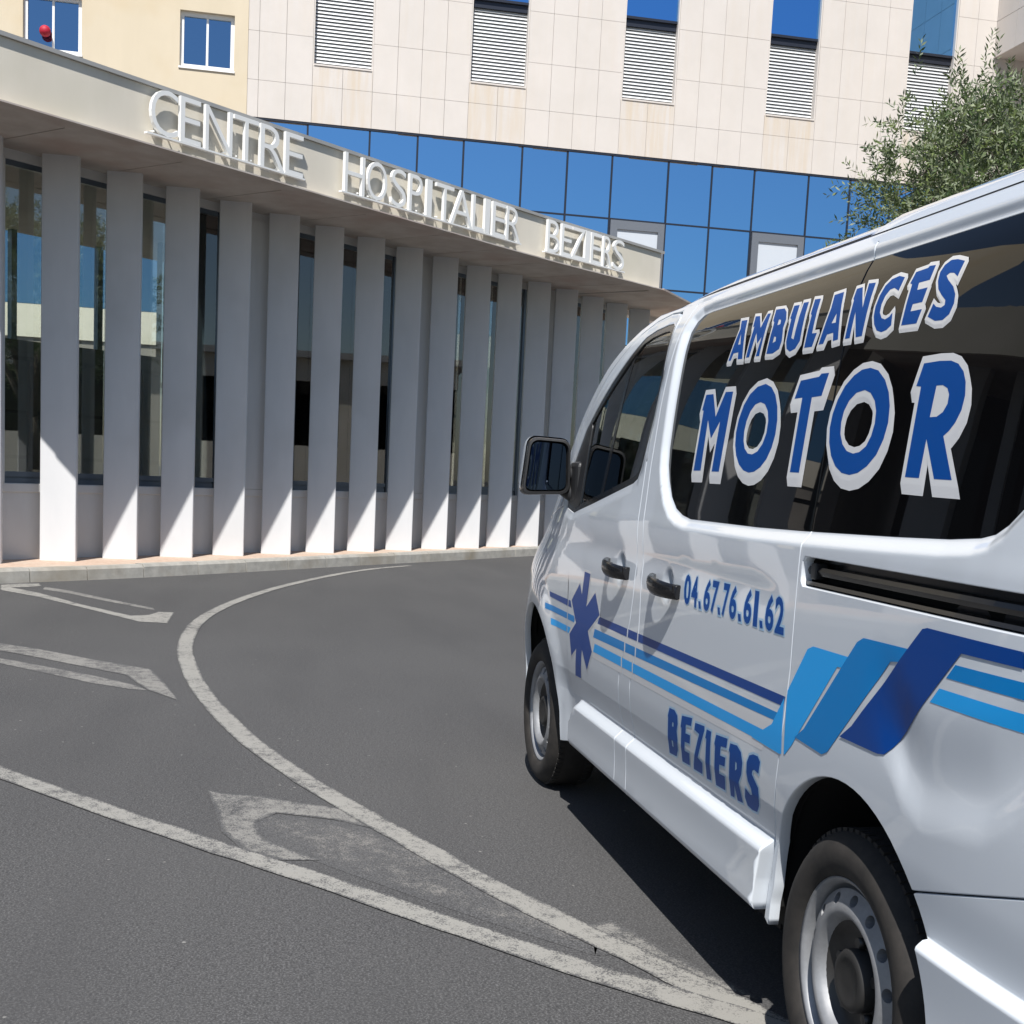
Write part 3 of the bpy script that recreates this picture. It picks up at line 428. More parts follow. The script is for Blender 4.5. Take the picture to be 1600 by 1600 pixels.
recalc(bm); from_bm('inner_door_frame', bm, M['dark'], porch)

# sign words: lettering on a rail in front of the fascia
def glyph(ch, bold=0.0, res=5):
    """flat triangles of one character, bounding box scaled to the unit square"""
    c = bpy.data.curves.new('g', 'FONT'); c.body = ch; c.resolution_u = res; c.offset = bold; c.size = 1
    o = bpy.data.objects.new('g', c); COL.objects.link(o); bpy.context.view_layer.update()
    me = bpy.data.meshes.new_from_object(o.evaluated_get(bpy.context.evaluated_depsgraph_get()))
    vs = [v.co.copy() for v in me.vertices]; fs = [tuple(p.vertices) for p in me.polygons]
    bpy.data.objects.remove(o); bpy.data.meshes.remove(me); bpy.data.curves.remove(c)
    x0 = min(v.x for v in vs); x1 = max(v.x for v in vs); y0 = min(v.y for v in vs); y1 = max(v.y for v in vs)
    return [((v.x-x0)/(x1-x0), (v.y-y0)/(y1-y0)) for v in vs], fs
def solid_glyph(bm, ch, mapf, bold):
    """mapf(u, v, depth01) -> Vector"""
    vs, fs = glyph(ch, bold)
    g = bmesh.new(); V = [g.verts.new((x, y, 0)) for x, y in vs]
    for f in fs:
        try: g.faces.new([V[i] for i in f])
        except ValueError: pass
    bmesh.ops.remove_doubles(g, verts=g.verts[:], dist=1e-4)
    r = bmesh.ops.extrude_face_region(g, geom=g.faces[:])
    for e in r['geom']:
        if isinstance(e, bmesh.types.BMVert): e.co.z = 1
    for v in g.verts: v.co = mapf(v.co.x, v.co.y, v.co.z)
    bmesh.ops.recalc_face_normals(g, faces=g.faces[:]); add_bm(bm, g)
ZB, ZC = 4.72, 5.185
WORDLAB = {'CENTRE': 'white raised lettering reading CENTRE, nearest word on the cream fascia',
           'HOSPITALIER': 'white raised lettering reading HOSPITALIER on the cream fascia',
           'BEZIERS': 'white raised lettering reading BEZIERS at the far end of the fascia'}
for w, L in LETTERS.items():
    tm = (L[0][1]+L[-1][2])/2; z0, z1 = ZB, ZC
    root = empty('sign_lettering', WORDLAB[w], 'sign', PW(tm, EV(tm)+.065, z0), 'fascia lettering')
    for ch, a, b in L:
        bm = bmesh.new(); bd = .006 if ch == 'I' else -.010
        solid_glyph(bm, ch, lambda u, v, k: PW(a+(b-a)*u, EV(a+(b-a)*u)+.058+.042*k, z0+(z1-z0)*v), bd)
        for tt in (a+(b-a)*.2, a+(b-a)*.8):
            tube(bm, PW(tt, EV(tt)-.002, z0+.03), PW(tt, EV(tt)+.06, z0+.03), .010, 6)
        from_bm('letter', bm, M['letter'], root)
    bm = bmesh.new(); ta, tz = L[0][1]-.05, L[-1][2]+.03; k = 8
    strip(bm, lambda t: [(EV(t)+.05, z0-.022), (EV(t)+.104, z0-.022), (EV(t)+.104, z0-.003), (EV(t)+.05, z0-.003)], [ta+(tz-ta)*i/k for i in range(k+1)])
    from_bm('rail', bm, M['letter'], root)

# ------------------------------------------------------------------ main building behind
XB = 29.0
main = empty('hospital_building', 'tall hospital block of pale stone and yellow render with blue mirror glass', 'building', (XB, -8, 0))
random.seed(11)
WIN = [(.12, -1.28), (-3.57, -4.97), (-7.325, -8.71), (-11.06, -12.41), (-14.81, -16.12)]
ROWS = [9.27, 10.10, 11.18, 12.35, 13.5, 14.7, 15.9, 17.2]
WZ0, WZ1 = 10.57, 15.9
cols = [(1.60, 1.35, 0), (1.35, .735, 0), (.735, .12, 0)]
for i, (a, b) in enumerate(WIN):
    m = (a+b)/2; cols += [(a, m, 1), (m, b, 1)]
    nx = WIN[i+1][0] if i < 4 else None
    if nx is not None:
        s = (b-nx)/4; cols += [(b-s*k, b-s*(k+1), 0) for k in range(4)]
    else:
        cols += [(b, -16.66, 0), (-16.66, -17.2, 0)]
y = -17.2
while y > -27: cols.append((y, y-.6, 0)); y -= .6
bm = bmesh.new(); tl = bm.verts.layers.float.new('tint')
def slab(y0, y1, z0, z1, t, x0=XB, th=.06):
    g = .0035; n0 = len(bm.verts)
    box(bm, (x0, y1+g, z0+g), (x0+th, y0-g, z1-g)); bm.verts.ensure_lookup_table()
    for v in bm.verts[n0:]: v[tl] = t
for (a, b, w) in cols:
    for z0, z1 in zip(ROWS, ROWS[1:]):
        t = random.uniform(0, .18)
        if w:
            if z1 <= 10.2: slab(a, b, z0, z1, random.uniform(.5, .8))
            elif z0 < 10.3: slab(a, b, z0, WZ0, random.uniform(.75, 1))
            elif z0 >= WZ1: slab(a, b, z0, z1, t)
        else: slab(a, b, z0, z1, t)
from_bm('stone_cladding', bm, M['stone'], main)
bm = bmesh.new()
ys = [1.62] + [v for w in WIN for v in w] + [-27]
for i in range(0, len(ys), 2): box(bm, (XB+.05, ys[i+1], 9.2), (XB+.40, ys[i], 17.2))
for a, b in WIN: box(bm, (XB+.05, b, 9.2), (XB+.40, a, WZ0-.005)); box(bm, (XB+.05, b, WZ1), (XB+.40, a, 17.2))
recalc(bm); from_bm('backing_wall', bm, M['joint'], main)
bm = bmesh.new()
for y0, y1 in ((14, -27),): box(bm, (XB+.42, y1, 0), (XB+11, y0, 17.4))
from_bm('core', bm, M['joint'], main)
# louvred windows
for a, b in WIN:
    bm = bmesh.new()
    for yy in (a, b):
        s = -1 if yy == a else 1
        box(bm, (XB+.02, min(yy, yy+s*.03), WZ0), (XB+.40, max(yy, yy+s*.03), WZ1))
    box(bm, (XB-.02, b+.03, WZ0-.012), (XB+.40, a-.03, WZ0+.025))
    w = from_bm('window', bm, M['stone'], main)
    bm = bmesh.new(); z = WZ0+.03; step = .0795
    while z < 12.30:
        q = [(XB+.20, z), (XB+.245, z+step*.93), (XB+.255, z+step*.93), (XB+.212, z)]
        A = [bm.verts.new((x, a-.03, zz)) for x, zz in q]; B = [bm.verts.new((x, b+.03, zz)) for x, zz in q]
        for i in range(4): bm.faces.new((A[i], A[(i+1) % 4], B[(i+1) % 4], B[i]))
        z += step
    recalc(bm); from_bm('louvre', bm, M['louvre'], w)
    bm = bmesh.new(); box(bm, (XB+.30, b+.03, WZ0), (XB+.32, a-.03, 12.34)); box(bm, (XB+.16, b+.03, 12.34), (XB+.39, a-.03, 12.50)); box(bm, (XB+.10, b+.03, 12.50), (XB+.39, a-.03, 12.56)); from_bm('shutter_box', bm, M['mullion'], w)
    bm = bmesh.new(); box(bm, (XB+.13, b+.03, 12.56), (XB+.15, a-.03, WZ1)); from_bm('pane', bm, M['blueglass2'], w)
# curtain wall
ML = [1.44, .19, -1.26, -2.40, -3.51, -4.95, -6.08, -7.21, -8.66, -9.80, -10.92, -12.38, -13.52, -14.65, -16.1, -17.2, -18.3, -19.7]
TZ = [9.24, 7.73, 6.12, 4.68]
wide = [(-7.21, -8.66), (-10.92, -12.38)]
for a, b in zip(ML, ML[1:]):
    for z1, z0 in zip(TZ, TZ[1:]):
        if (a, b) in wide and z1 == 7.73:
            bm = bmesh.new()
            box(bm, (XB-.02, b+.03, z0+.03), (XB+.05, b+.19, z1-.03)); box(bm, (XB-.02, a-.21, z0+.03), (XB+.05, a-.03, z1-.03)); box(bm, (XB-.021, b+.19, z1-.24), (XB+.05, a-.21, z1-.03)); box(bm, (XB-.021, b+.19, z0+.03), (XB+.05, a-.21, z0+.15))
            w = from_bm('window', bm, M['greyframe'], main)
            bm = bmesh.new(); box(bm, (XB+.02, b+.19, z0+.15), (XB+.03, a-.21, z1-.24)); from_bm('blind', bm, M['blind'], w); continue
        bm = bmesh.new(); e = random.uniform(-.004, .004); f = random.uniform(-.004, .004)
        quad(bm, [(XB+.05+e, a-.02, z0+.02), (XB+.05-e, b+.02, z0+.02), (XB+.05-e+f, b+.02, z1-.02), (XB+.05+e+f, a-.02, z1-.02)])
        from_bm('glass_panel', bm, M['blueglass'], main)
bm = bmesh.new()
for yy in ML: box(bm, (XB+.03, yy-.022, 4.66), (XB+.12, yy+.022, 9.262))
for zz in TZ[1:-1]:
    for a, b in zip(ML, ML[1:]): box(bm, (XB+.033, b+.022, zz-.02), (XB+.12, a-.022, zz+.02))
box(bm, (XB+.01, -19.7, 9.225), (XB+.119, 1.59, 9.272)); box(bm, (XB+.13, -20, 4.66), (XB+.30, 1.6, 9.2))
from_bm('mullion_grid', bm, M['mullion'], main)
bm = bmesh.new(); box(bm, (XB-.12, 1.64, 3.92), (XB-.03, 13.9, 4.655)); box(bm, (XB-.12, -27, 3.92), (XB+.4, 1.59, 4.655)); box(bm, (XB-.05, -27, 0), (XB+.4, 1.59, 2.05)); from_bm('ground_floor_band', bm, M['fascia'], main)
bm = bmesh.new(); box(bm, (XB+.3, -27, 2.05), (XB+.4, 1.59, 3.92))
for i in range(14): box(bm, (XB+.1, 1.2-1.9*i-.12, 2.05), (XB+.3, 1.2-1.9*i, 3.92))
box(bm, (XB-.06, 1.62, 2.05), (XB-.03, 13.9, 3.91)); recalc(bm); from_bm('ground_floor_recess', bm, M['recess'], main)
bm = bmesh.new(); box(bm, (XB-.06, 1.64, 4.67), (XB-.03, 13.9, 6.4)); from_bm('ground_floor_glazing', bm, M['winglass'], main)
# yellow render wing with two white windows
YW = [(3.12, 1.91, 10.22, 11.44), (6.50, 5.25, 10.22, 11.44)]
bm = bmesh.new()
box(bm, (XB-.02, 6.50, 0), (XB+.4, 14, 17.4)); box(bm, (XB-.02, 3.12, 0), (XB+.4, 5.25, 17.4)); box(bm, (XB-.02, 1.60, 0), (XB+.4, 1.91, 17.4))
for a, b, z0, z1 in YW: box(bm, (XB-.02, b, 0), (XB+.4, a, z0)); box(bm, (XB-.02, b, z1), (XB+.4, a, 17.4))
bmesh.ops.remove_doubles(bm, verts=bm.verts[:], dist=1e-4); from_bm('rendered_wall', bm, M['yellow'], main)
for a, b, z0, z1 in YW:
    bm = bmesh.new(); f = .085
    box(bm, (XB+.10, b, z0), (XB+.2, b+f, z1)); box(bm, (XB+.10, a-f, z0), (XB+.2, a, z1)); box(bm, (XB+.10, b+f, z0), (XB+.2, a-f, z0+f)); box(bm, (XB+.10, b+f, z1-f), (XB+.2, a-f, z1))
    m = (a+b)/2; box(bm, (XB+.12, m-.025, z0+f), (XB+.2, m+.025, z1-f)); box(bm, (XB-.05, b-.02, z0-.05), (XB+.12, a+.02, z0-.005))
    w = from_bm('window', bm, M['white'], main)
    bm = bmesh.new(); box(bm, (XB+.16, b+f, z0+f), (XB+.17, a-f, z1-f)); from_bm('pane', bm, M['winglass'], w)
# projecting upper wing on the right
bm = bmesh.new(); tl = bm.verts.layers.float.new('tint')
for i in range(10):
    for z0, z1 in ((12.6, 13.5), (13.5, 14.7), (14.7, 15.9), (15.9, 17.2)):
        n0 = len(bm.verts); box(bm, (XB-.9*(i+1)+.006, -17.26, z0+.006), (XB-.9*i-.006, -17.2, z1-.006)); bm.verts.ensure_lookup_table()
        t = random.uniform(0, .2)
        for v in bm.verts[n0:]: v[tl] = t
box(bm, (XB-9, -27, 12.61), (XB-.01, -17.27, 17.2))
from_bm('upper_wing', bm, M['stone'], main)
bm = bmesh.new(); tube(bm, (0, 0, -.06), (0, 0, .06), .02, 8); bmesh.ops.create_uvsphere(bm, u_segments=16, v_segments=10, radius=.125)
o = from_bm('balloon', bm, M['red'], None, True); o.location = (XB-.02, 6.03, 10.64)
tag(o, 'small red round balloon hanging at the upper left window', 'balloon')

# ------------------------------------------------------------------ neighbours seen only as reflections
annex = empty('entrance_annex', 'cream wing of the hospital left of the porch, mirrored in the van windows', 'building', PW(10, 0, 0))
bm = bmesh.new(); tb(bm, 1, 16.3, -2.6, -2.4, .1, 4.2); recalc(bm); from_bm('glazing', bm, M['vanglass'], annex)
bm = bmesh.new(); tb(bm, 1, 16.3, -2.4, .9, 4.2, 4.5); recalc(bm); from_bm('canopy', bm, M['soffit'], annex)
bm = bmesh.new(); tb(bm, 1, 16.3, .9, 1.0, 4.15, 5.0); recalc(bm); from_bm('fascia', bm, M['fascia'], annex)
for t, w in ((15.6, .45), (14.5, .3), (13.7, .6), (12.3, .35), (11.2, .8), (9.2, .5), (7.4, .9), (4.5, 1.2)):
    bm = bmesh.new(); tb(bm, t-w, t, -.5, -.2, .10, 4.2); recalc(bm); from_bm('pillar', bm, M['fin'], annex)
for t in (6.5, 8.3, 10.1):
    bm = bmesh.new(); tb(bm, t, t+1.6, 1.0, 4.6, 5.3, 5.36); recalc(bm); from_bm('glass_roof_panel', bm, M['blueglass'], annex)
opp = empty('opposite_building', 'low cream building with dark windows mirrored in the porch glass', 'building', (8, -22, 0))
bm = bmesh.new()
for z0, z1 in ((0, 1.9), (3.9, 4.6)): box(bm, (-4, -23, z0), (20, -22, z1))
for i in range(9): box(bm, (-4+2.9*i, -23, 1.9), (-3.4+2.9*i, -22.001, 3.9))
from_bm('wall', bm, M['fascia'], opp)
bm = bmesh.new(); box(bm, (-4, -23.2, 1.9), (20, -22.3, 3.9)); from_bm('glazing', bm, M['vanglass'], opp)
bm = bmesh.new(); box(bm, (-4.3, -26, 4.6), (20.3, -21.7, 4.8)); from_bm('roof', bm, M['coping'], opp)

# ------------------------------------------------------------------ olive tree
tree = empty('olive_tree', 'olive tree with fine grey green leaves rising behind the van roof', 'tree', (10.6, -7.0, 0))
random.seed(5)
bm = bmesh.new(); base = Vector((10.6, -7.0, 0)); fork = Vector((10.5, -6.95, 2.0))
tube(bm, base, base*.5+fork*.5+Vector((.05, 0, 0)), .19, 12, .15); tube(bm, base*.5+fork*.5+Vector((.05, 0, 0)), fork, .15, 12, .13)
CC = Vector((10.55, -6.95, 4.15)); RX, RZ = 2.15, 2.0
clumps = []
while len(clumps) < 240:
    v = Vector((random.gauss(0, 1), random.gauss(0, 1), random.gauss(0, 1))).normalized()
    if v.z < -.75: continue
    r = random.uniform(.45, 1)**.6
    k = .80 + .38*noise.noise(v*1.7+Vector((3, 1, 2)))
    clumps.append(CC + Vector((v.x*RX, v.y*RX, v.z*RZ))*r*k)
limbs = []
for i in range(9):
    an = i*2.4; e = CC + Vector((math.cos(an)*1.1, math.sin(an)*1.1, random.uniform(-.5, .9))); m = fork.lerp(e, .5)+Vector((random.uniform(-.2, .2), random.uniform(-.2, .2), .1))
    tube(bm, fork, m, .075, 7, .05); tube(bm, m, e, .05, 7, .022); limbs += [m, m.lerp(e, .5), e]
from_bm('trunk', bm, M['bark'], tree)
bm = bmesh.new(); tl = bm.verts.layers.float.new('tint'); bb = bmesh.new()
for c in clumps:
    l = min(limbs, key=lambda p: (p-c).length); tube(bb, l, c, .014, 4, .006, cap=False)
    out = (c-CC).normalized()
    for _ in range(15):
        dv = (out*.9 + Vector((random.gauss(0, .6), random.gauss(0, .6), random.gauss(.35, .5)))).normalized()
        p0 = c + Vector((random.gauss(0, .17), random.gauss(0, .17), random.gauss(0, .17))); L = random.uniform(.22, .48)
        tint = min(1, max(0, random.gauss(.45, .25)))
        side = dv.orthogonal().normalized()
        for j in range(20):
            s = (j+1)/20; p = p0+dv*L*s + Vector((0, 0, -.05*s*s))
            rot = Matrix.Rotation(j*1.9+random.uniform(-.4, .4), 3, dv); q = (rot @ side)*.75 + dv*.65; q.normalize()
            w = q.cross(Vector((random.gauss(0, 1), random.gauss(0, 1), random.gauss(0, 1)))).normalized()*random.uniform(.008, .0125); ln = random.uniform(.06, .092)
            vs = [bm.verts.new(x) for x in (p, p+q*ln*.5+w, p+q*ln, p+q*ln*.5-w)]
            tv = min(1, max(0, tint+random.gauss(0, .12)))
            for v in vs: v[tl] = tv
            bm.faces.new(vs)
from_bm('crown', bm, M['leaf'], tree); from_bm('branch', bb, M['bark'], tree)
# ------------------------------------------------------------------ the ambulance van (rear axle at x=0, heading +x, left side near y=0)
def _pchip(xs,ys):
    n=len(xs); h=[xs[i+1]-xs[i] for i in range(n-1)]; dl=[(ys[i+1]-ys[i])/h[i] for i in range(n-1)]
    m=[0]*n; m[0]=dl[0]; m[-1]=dl[-1]
    for i in range(1,n-1):
        if dl[i-1]*dl[i]<=0: m[i]=0
        else:
            w1=2*h[i]+h[i-1]; w2=h[i]+2*h[i-1]; m[i]=(w1+w2)/(w1/dl[i-1]+w2/dl[i])
    def f(x):
        if x<=xs[0]: return ys[0]+m[0]*(x-xs[0])
        if x>=xs[-1]: return ys[-1]+m[-1]*(x-xs[-1])
        lo,hi=0,n-1
        while hi-lo>1:
            k=(lo+hi)//2
            if xs[k]<=x: lo=k
            else: hi=k
        t=(x-xs[lo])/h[lo]; t2=t*t; t3=t2*t
        return (2*t3-3*t2+1)*ys[lo]+(t3-2*t2+t)*h[lo]*m[lo]+(-2*t3+3*t2)*ys[hi]+(t3-t2)*h[lo]*m[hi]
    return f
PROF=_pchip([.24,.30,.40,.58,.70,.85,1.0,1.15,1.25,1.30,1.5,1.7,1.8,1.87,1.91,1.945,1.985],
            [-.06,-.036,-.034,-.018,-.004,.002,.002,.001,-.001,-.006,-.026,-.048,-.064,-.084,-.104,-.126,-.152])
X0=_pchip([.3,.9,1.15,1.35,2.0],[2.85,2.85,2.5,2.25,2.2]); AA=_pchip([.3,.6,.9,1.15,1.35,2.0],[.122,.126,.157,.14,.115,.11])
def sst(a,b,x):
    t=(x-a)/(b-a); t=0. if t<0 else 1. if t>1 else t
    return t*t*(3-2*t)
def Yb(x,z):
    """left side surface without local features"""
    y=PROF(z)
    d=x-X0(z)
    if d>0: y-=AA(z)*d*d
    if x>3.72: y-=1.9*(x-3.72)**2
    if x<-.35: y-=.10*(-.35-x)**2+ (.0 if x>-.8 else 1.6*(-.8-x)**2)
    return y

MID = -.978
van = empty('ambulance_van', 'white ambulance van with blue stripes and black side windows parked on the road', 'van', (0, MID, 0))
SIDE_GLASS = [(-.55, 1.905), (.30, 1.906), (.85, 1.906), (1.30, 1.906), (1.365, 1.902), (1.395, 1.885), (1.408, 1.855), (1.404, 1.80), (1.396, 1.70), (1.390, 1.57), (1.383, 1.49), (1.368, 1.44), (1.338, 1.395), (1.29, 1.345), (1.23, 1.311), (1.165, 1.294), (1.09, 1.2855), (.58, 1.288), (.30, 1.2935), (-.13, 1.3055), (-.33, 1.313), (-.43, 1.321), (-.472, 1.330), (-.505, 1.348), (-.54, 1.378), (-.60, 1.45), (-.66, 1.60), (-.695, 1.78), (-.70, 1.85), (-.68, 1.89), (-.64, 1.904)]
SIDE_GLASS = [(x+.0175*(x+2.478)/1.25, z+.0175*(z-1.394)/1.25) for x, z in SIDE_GLASS]
DOOR_GLASS = [(1.95, 1.888), (1.86, 1.905), (1.74, 1.912), (1.68, 1.910), (1.648, 1.897), (1.625, 1.86), (1.60, 1.73), (1.615, 1.60), (1.668, 1.43), (1.69, 1.395), (1.735, 1.378), (2.24, 1.289), (2.50, 1.246), (2.66, 1.262), (2.715, 1.32), (2.735, 1.40), (2.53, 1.575), (2.22, 1.745)]
RAIL = [(.275, 1.238), (.287, 1.225), (.287, 1.178), (.275, 1.165), (-.80, 1.165), (-.80, 1.238)]
def seg_dist(px, pz, P):
    best = 9; inside = False; n = len(P)
    for i in range(n):
        ax, az = P[i]; bx, bz = P[(i+1) % n]; dx, dz = bx-ax, bz-az
        t = ((px-ax)*dx+(pz-az)*dz)/(dx*dx+dz*dz); t = 0 if t < 0 else 1 if t > 1 else t
        q = (px-ax-t*dx)**2+(pz-az-t*dz)**2
        if q < best: best = q
        if (az > pz) != (bz > pz) and px < (bx-ax)*(pz-az)/(bz-az)+ax: inside = not inside
    return math.sqrt(best), inside
LIPW = .036
CREST = [(-.2, .80), (0, .868), (.06, .875), (.12, .868), (.20, .83), (.27, .775), (.33, .755), (.43, .768), (.52, .782), (.60, .83), (.72, .93), (.9, 1.0)]
CRESTF = _pchip([c[0] for c in CREST], [c[1] for c in CREST])
def feat(x, z):
    y = 0.
    if z > 1.22:
        for P, dep in ((SIDE_GLASS, .019), (DOOR_GLASS, .006)):
            d, ins = seg_dist(x, z, P)
            if ins: y -= dep
            elif d < LIPW:
                t = d/LIPW; y -= dep*(1-t)**1.6*(1+.6*t) if False else dep*(1-sst(0, 1, t))
    # pressed bulge over the rear wheel: the panel above its crest is set back
    if x < .02 and z > .70:
        d = z-CRESTF(-x)
        if d > 0: y -= .011*sst(0, .10, d)*(1-sst(.10, .25, d))*sst(-.06, -.26, x)*sst(-.93, -.80, x)
    # undercut between the doors' lower edge and the side moulding
    if x > .2 and z < .615: y -= .14*(.615-max(z, .53))*sst(2.66, 2.58, x)
    for hx, hz in ((1.76, 1.085), (1.245, 1.075)):
        d2 = math.hypot((x-hx)/.062, (z-hz)/.062)
        if d2 < 1: y -= .018*math.cos(d2*PI/2)**2
    rf = math.hypot((x-3.098)/1.02, z-.335)
    if rf < .66: y += .012*(1-sst(.50, .64, rf))
    # lower side moulding
    if z < .56:
        f = 0.
        if x > 0:
            if x > interp(z, [(.33, .462), (.41, .445), (.58, .380)])-.003 and x < 2.46: f = sst(2.456, 2.40, x)
            amp = .036
        elif x < -.2: f = 1.; amp = .032
        if f > 0:
            zt = .512 if x < 2.28 else .512-.15*((x-2.28)/.17)**2
            hw = .022
            if x < 0: zt = .556; hw = .013
            y += f*amp*(1-sst(zt-hw, zt+hw, z))*sst(.285, .35, z)
    # shallow sculpted line along the doors
    if 1.0 < z < 1.24 and x > .31: y -= .004*math.exp(-((z-1.13)/.05)**2)*sst(.31, .6, x)
    return y
def Y(x, z): return Yb(x, z)+feat(x, z)
def Yglass(x, z): return Yb(x, z)-.019
def nrm(fn, x, z, sd):
    e = .004; gx = (fn(x+e, z)-fn(x-e, z))/(2*e); gz = (fn(x, z+e)-fn(x, z-e))/(2*e)
    return Vector((-gx, 1, -gz)).normalized() if sd > 0 else Vector((-gx, -1, -gz)).normalized()
def sheet(name, loops, mat, parent, fn=None, off=0., step=.035, edge=.028, side=1, tris=None, rim=.0025, fine=(), more=()):
    """panel cut out of the body side: loops (outer, holes) in x,z laid on y = fn(x,z)+off, with a folded edge"""
    fn = fn or Y
    g = bmesh.new(); ol = g.verts.layers.float.new('off')
    for lp, of in ([(loops, off)] if tris is None else [])+list(more):
        V = [g.verts.new((x, 0, z)) for L in lp for x, z in L]
        for v in V: v[ol] = of
        for t in tessellate_polygon([[Vector((x, z, 0)) for x, z in L] for L in lp]):
            try: g.faces.new([V[i] for i in t])
            except ValueError: pass
    if tris is not None:
        V = [g.verts.new((x, 0, z)) for x, z in tris[0]]
        for v in V: v[ol] = off
        for t in tris[1]:
            try: g.faces.new([V[i] for i in t])
            except ValueError: pass
    if tris is not None: bmesh.ops.remove_doubles(g, verts=g.verts[:], dist=1e-5)
    xs = [v.co.x for v in g.verts]; zs = [v.co.z for v in g.verts]
    for lo, hi, ax in ((min(xs), max(xs), 0), (min(zs), max(zs), 2)):
        k = math.floor(lo/step)+1
        while k*step < hi-1e-6:
            co = Vector((0, 0, 0)); no = Vector((0, 0, 0)); co[ax] = k*step+1e-4; no[ax] = 1
            bmesh.ops.bisect_plane(g, geom=g.verts[:]+g.edges[:]+g.faces[:], dist=1e-6, plane_co=co, plane_no=no); k += 1
    if edge:      # refine around the window lips, moulding edge
        for zz in ((.494, .512, .53) if min(zs) < .5 < max(zs) else ()):
            bmesh.ops.bisect_plane(g, geom=g.verts[:]+g.edges[:]+g.faces[:], dist=1e-6, plane_co=(0, 0, zz), plane_no=(0, 0, 1))
    if side > 0:
        for ax, lo, hi, st in fine:
            k = 0
            while lo+k*st < hi:
                co = Vector((0, 0, 0)); no = Vector((0, 0, 0)); co[ax] = lo+k*st; no[ax] = 1
                bmesh.ops.bisect_plane(g, geom=g.verts[:]+g.edges[:]+g.faces[:], dist=1e-6, plane_co=co, plane_no=no); k += 1
    for f in g.faces:
        f.normal_update()
        if f.normal.y < 0: f.normal_flip()
    normals = {}
    base = list(g.verts)
    bl = [e for e in g.edges if len(e.link_faces) == 1]
    out = {}
    for e in bl:
        f = e.link_faces[0]; c = f.calc_center_median(); a, b = e.verts[0].co, e.verts[1].co
        d = (b-a); nn = Vector((-d.z, 0, d.x))
        if nn.length < 1e-9: continue
        nn.normalize()
        if nn.dot(c-(a+b)/2) > 0: nn = -nn
        for v in e.verts: out[v] = out.get(v, Vector((0, 0, 0)))+nn
    for v in base:
        x, z = v.co.x, v.co.z; v.co.y = fn(x, z)+v[ol]; normals[v] = nrm(fn, x, z, 1)
    if edge:
        r1, r2 = {}, {}
        for v, o in out.items():
            o = o.normalized() if o.length > 1e-6 else Vector((0, 0, 1))
            p = v.co+o*rim; r1[v] = g.verts.new((p.x, v.co.y-rim*1.2, p.z)); r2[v] = g.verts.new((p.x, v.co.y-edge, p.z))
            normals[r1[v]] = (o+normals[v]*.35).normalized(); normals[r2[v]] = o
        for e in bl:
            a, b = e.verts
            if a in r1 and b in r1:
                f = e.link_faces[0]; vs = list(f.verts); i = vs.index(a)
                if vs[(i+1) % len(vs)] is b: a, b = b, a
                g.faces.new((a, b, r1[b], r1[a])); g.faces.new((r1[a], r1[b], r2[b], r2[a]))
    if side < 0:
        for v in g.verts: v.co.y = 2*MID-v.co.y
        for v in normals: normals[v] = Vector((normals[v].x, -normals[v].y, normals[v].z))
        for f in g.faces: f.normal_flip()
    g.verts.index_update(); nl = [normals.get(v, Vector((0, 1, 0))) for v in g.verts]; g.verts.layers.float.remove(ol)
    me = bpy.data.meshes.new(name); g.to_mesh(me); g.free()
    for p in me.polygons: p.use_smooth = True
    me.normals_split_custom_set_from_vertices(nl)
    return link(name, me, mat, parent)
def offset_poly(P, d, lim=2.2):
    n = len(P); A = sum(P[i][0]*P[(i+1) % n][1]-P[(i+1) % n][0]*P[i][1] for i in range(n)); s = 1 if A > 0 else -1; out = []
    for i in range(n):
        p0 = Vector(P[i-1]); p = Vector(P[i]); p1 = Vector(P[(i+1) % n]); a = (p-p0).normalized(); b = (p1-p).normalized()
        na = Vector((a.y, -a.x))*s; nb = Vector((b.y, -b.x))*s; m = na+nb
        if m.length < .15: m = na
        m.normalize(); c = max(m.dot(na), 1/lim); out.append(tuple(p+m*(d/c)))
    return out
def arc(cx, cz, rx, rz, a0, a1, n):
    return [(cx+rx*math.cos(R(a0+(a1-a0)*i/n)), cz+rz*math.sin(R(a0+(a1-a0)*i/n))) for i in range(n+1)]
def rounded(P, r, seg=4):
    out = []; n = len(P)
    for i in range(n):
        p0, p, p1 = Vector(P[i-1]), Vector(P[i]), Vector(P[(i+1) % n]); a = (p0-p); b = (p1-p); k = min(r, a.length*.45, b.length*.45)
        A = p+a.normalized()*k; B = p+b.normalized()*k
        for j in range(seg+1):
            t = j/seg; out.append(tuple(A*(1-t)**2+p*2*t*(1-t)+B*t*t))
    return out

TOPZ = 1.962
G = .0035
REAR_ARCH = [(.432, .30), (.425, .36)]+arc(0, .345, .415, .43, 8, 137, 26)
BUMP_ARCH = arc(0, .345, .415, .43, 138.3, 178, 10)
FRONT_ARCH = arc(3.098, .345, .482, .478, 178, 2, 26)
SB = 1.655   # front edge of the sliding door at the pillar
door_out = [(2.455, .33), (2.462, .60), (2.475, .95), (2.52, 1.15), (2.60, 1.225), (2.72, 1.255), (2.775, 1.32), (2.79, 1.405), (2.575, 1.60), (2.25, 1.785), (2.02, 1.90), (1.90, 1.935), (1.76, 1.948), (1.68, 1.943), (1.625, 1.925), (1.602, 1.88), (1.598, 1.75), (1.606, 1.45), (1.600, 1.30), (1.586, 1.12), (1.590, 1.01), (1.612, .92), (1.668, .80), (1.712, .735), (1.726, .69), (1.730, .60), (1.730, .33)]
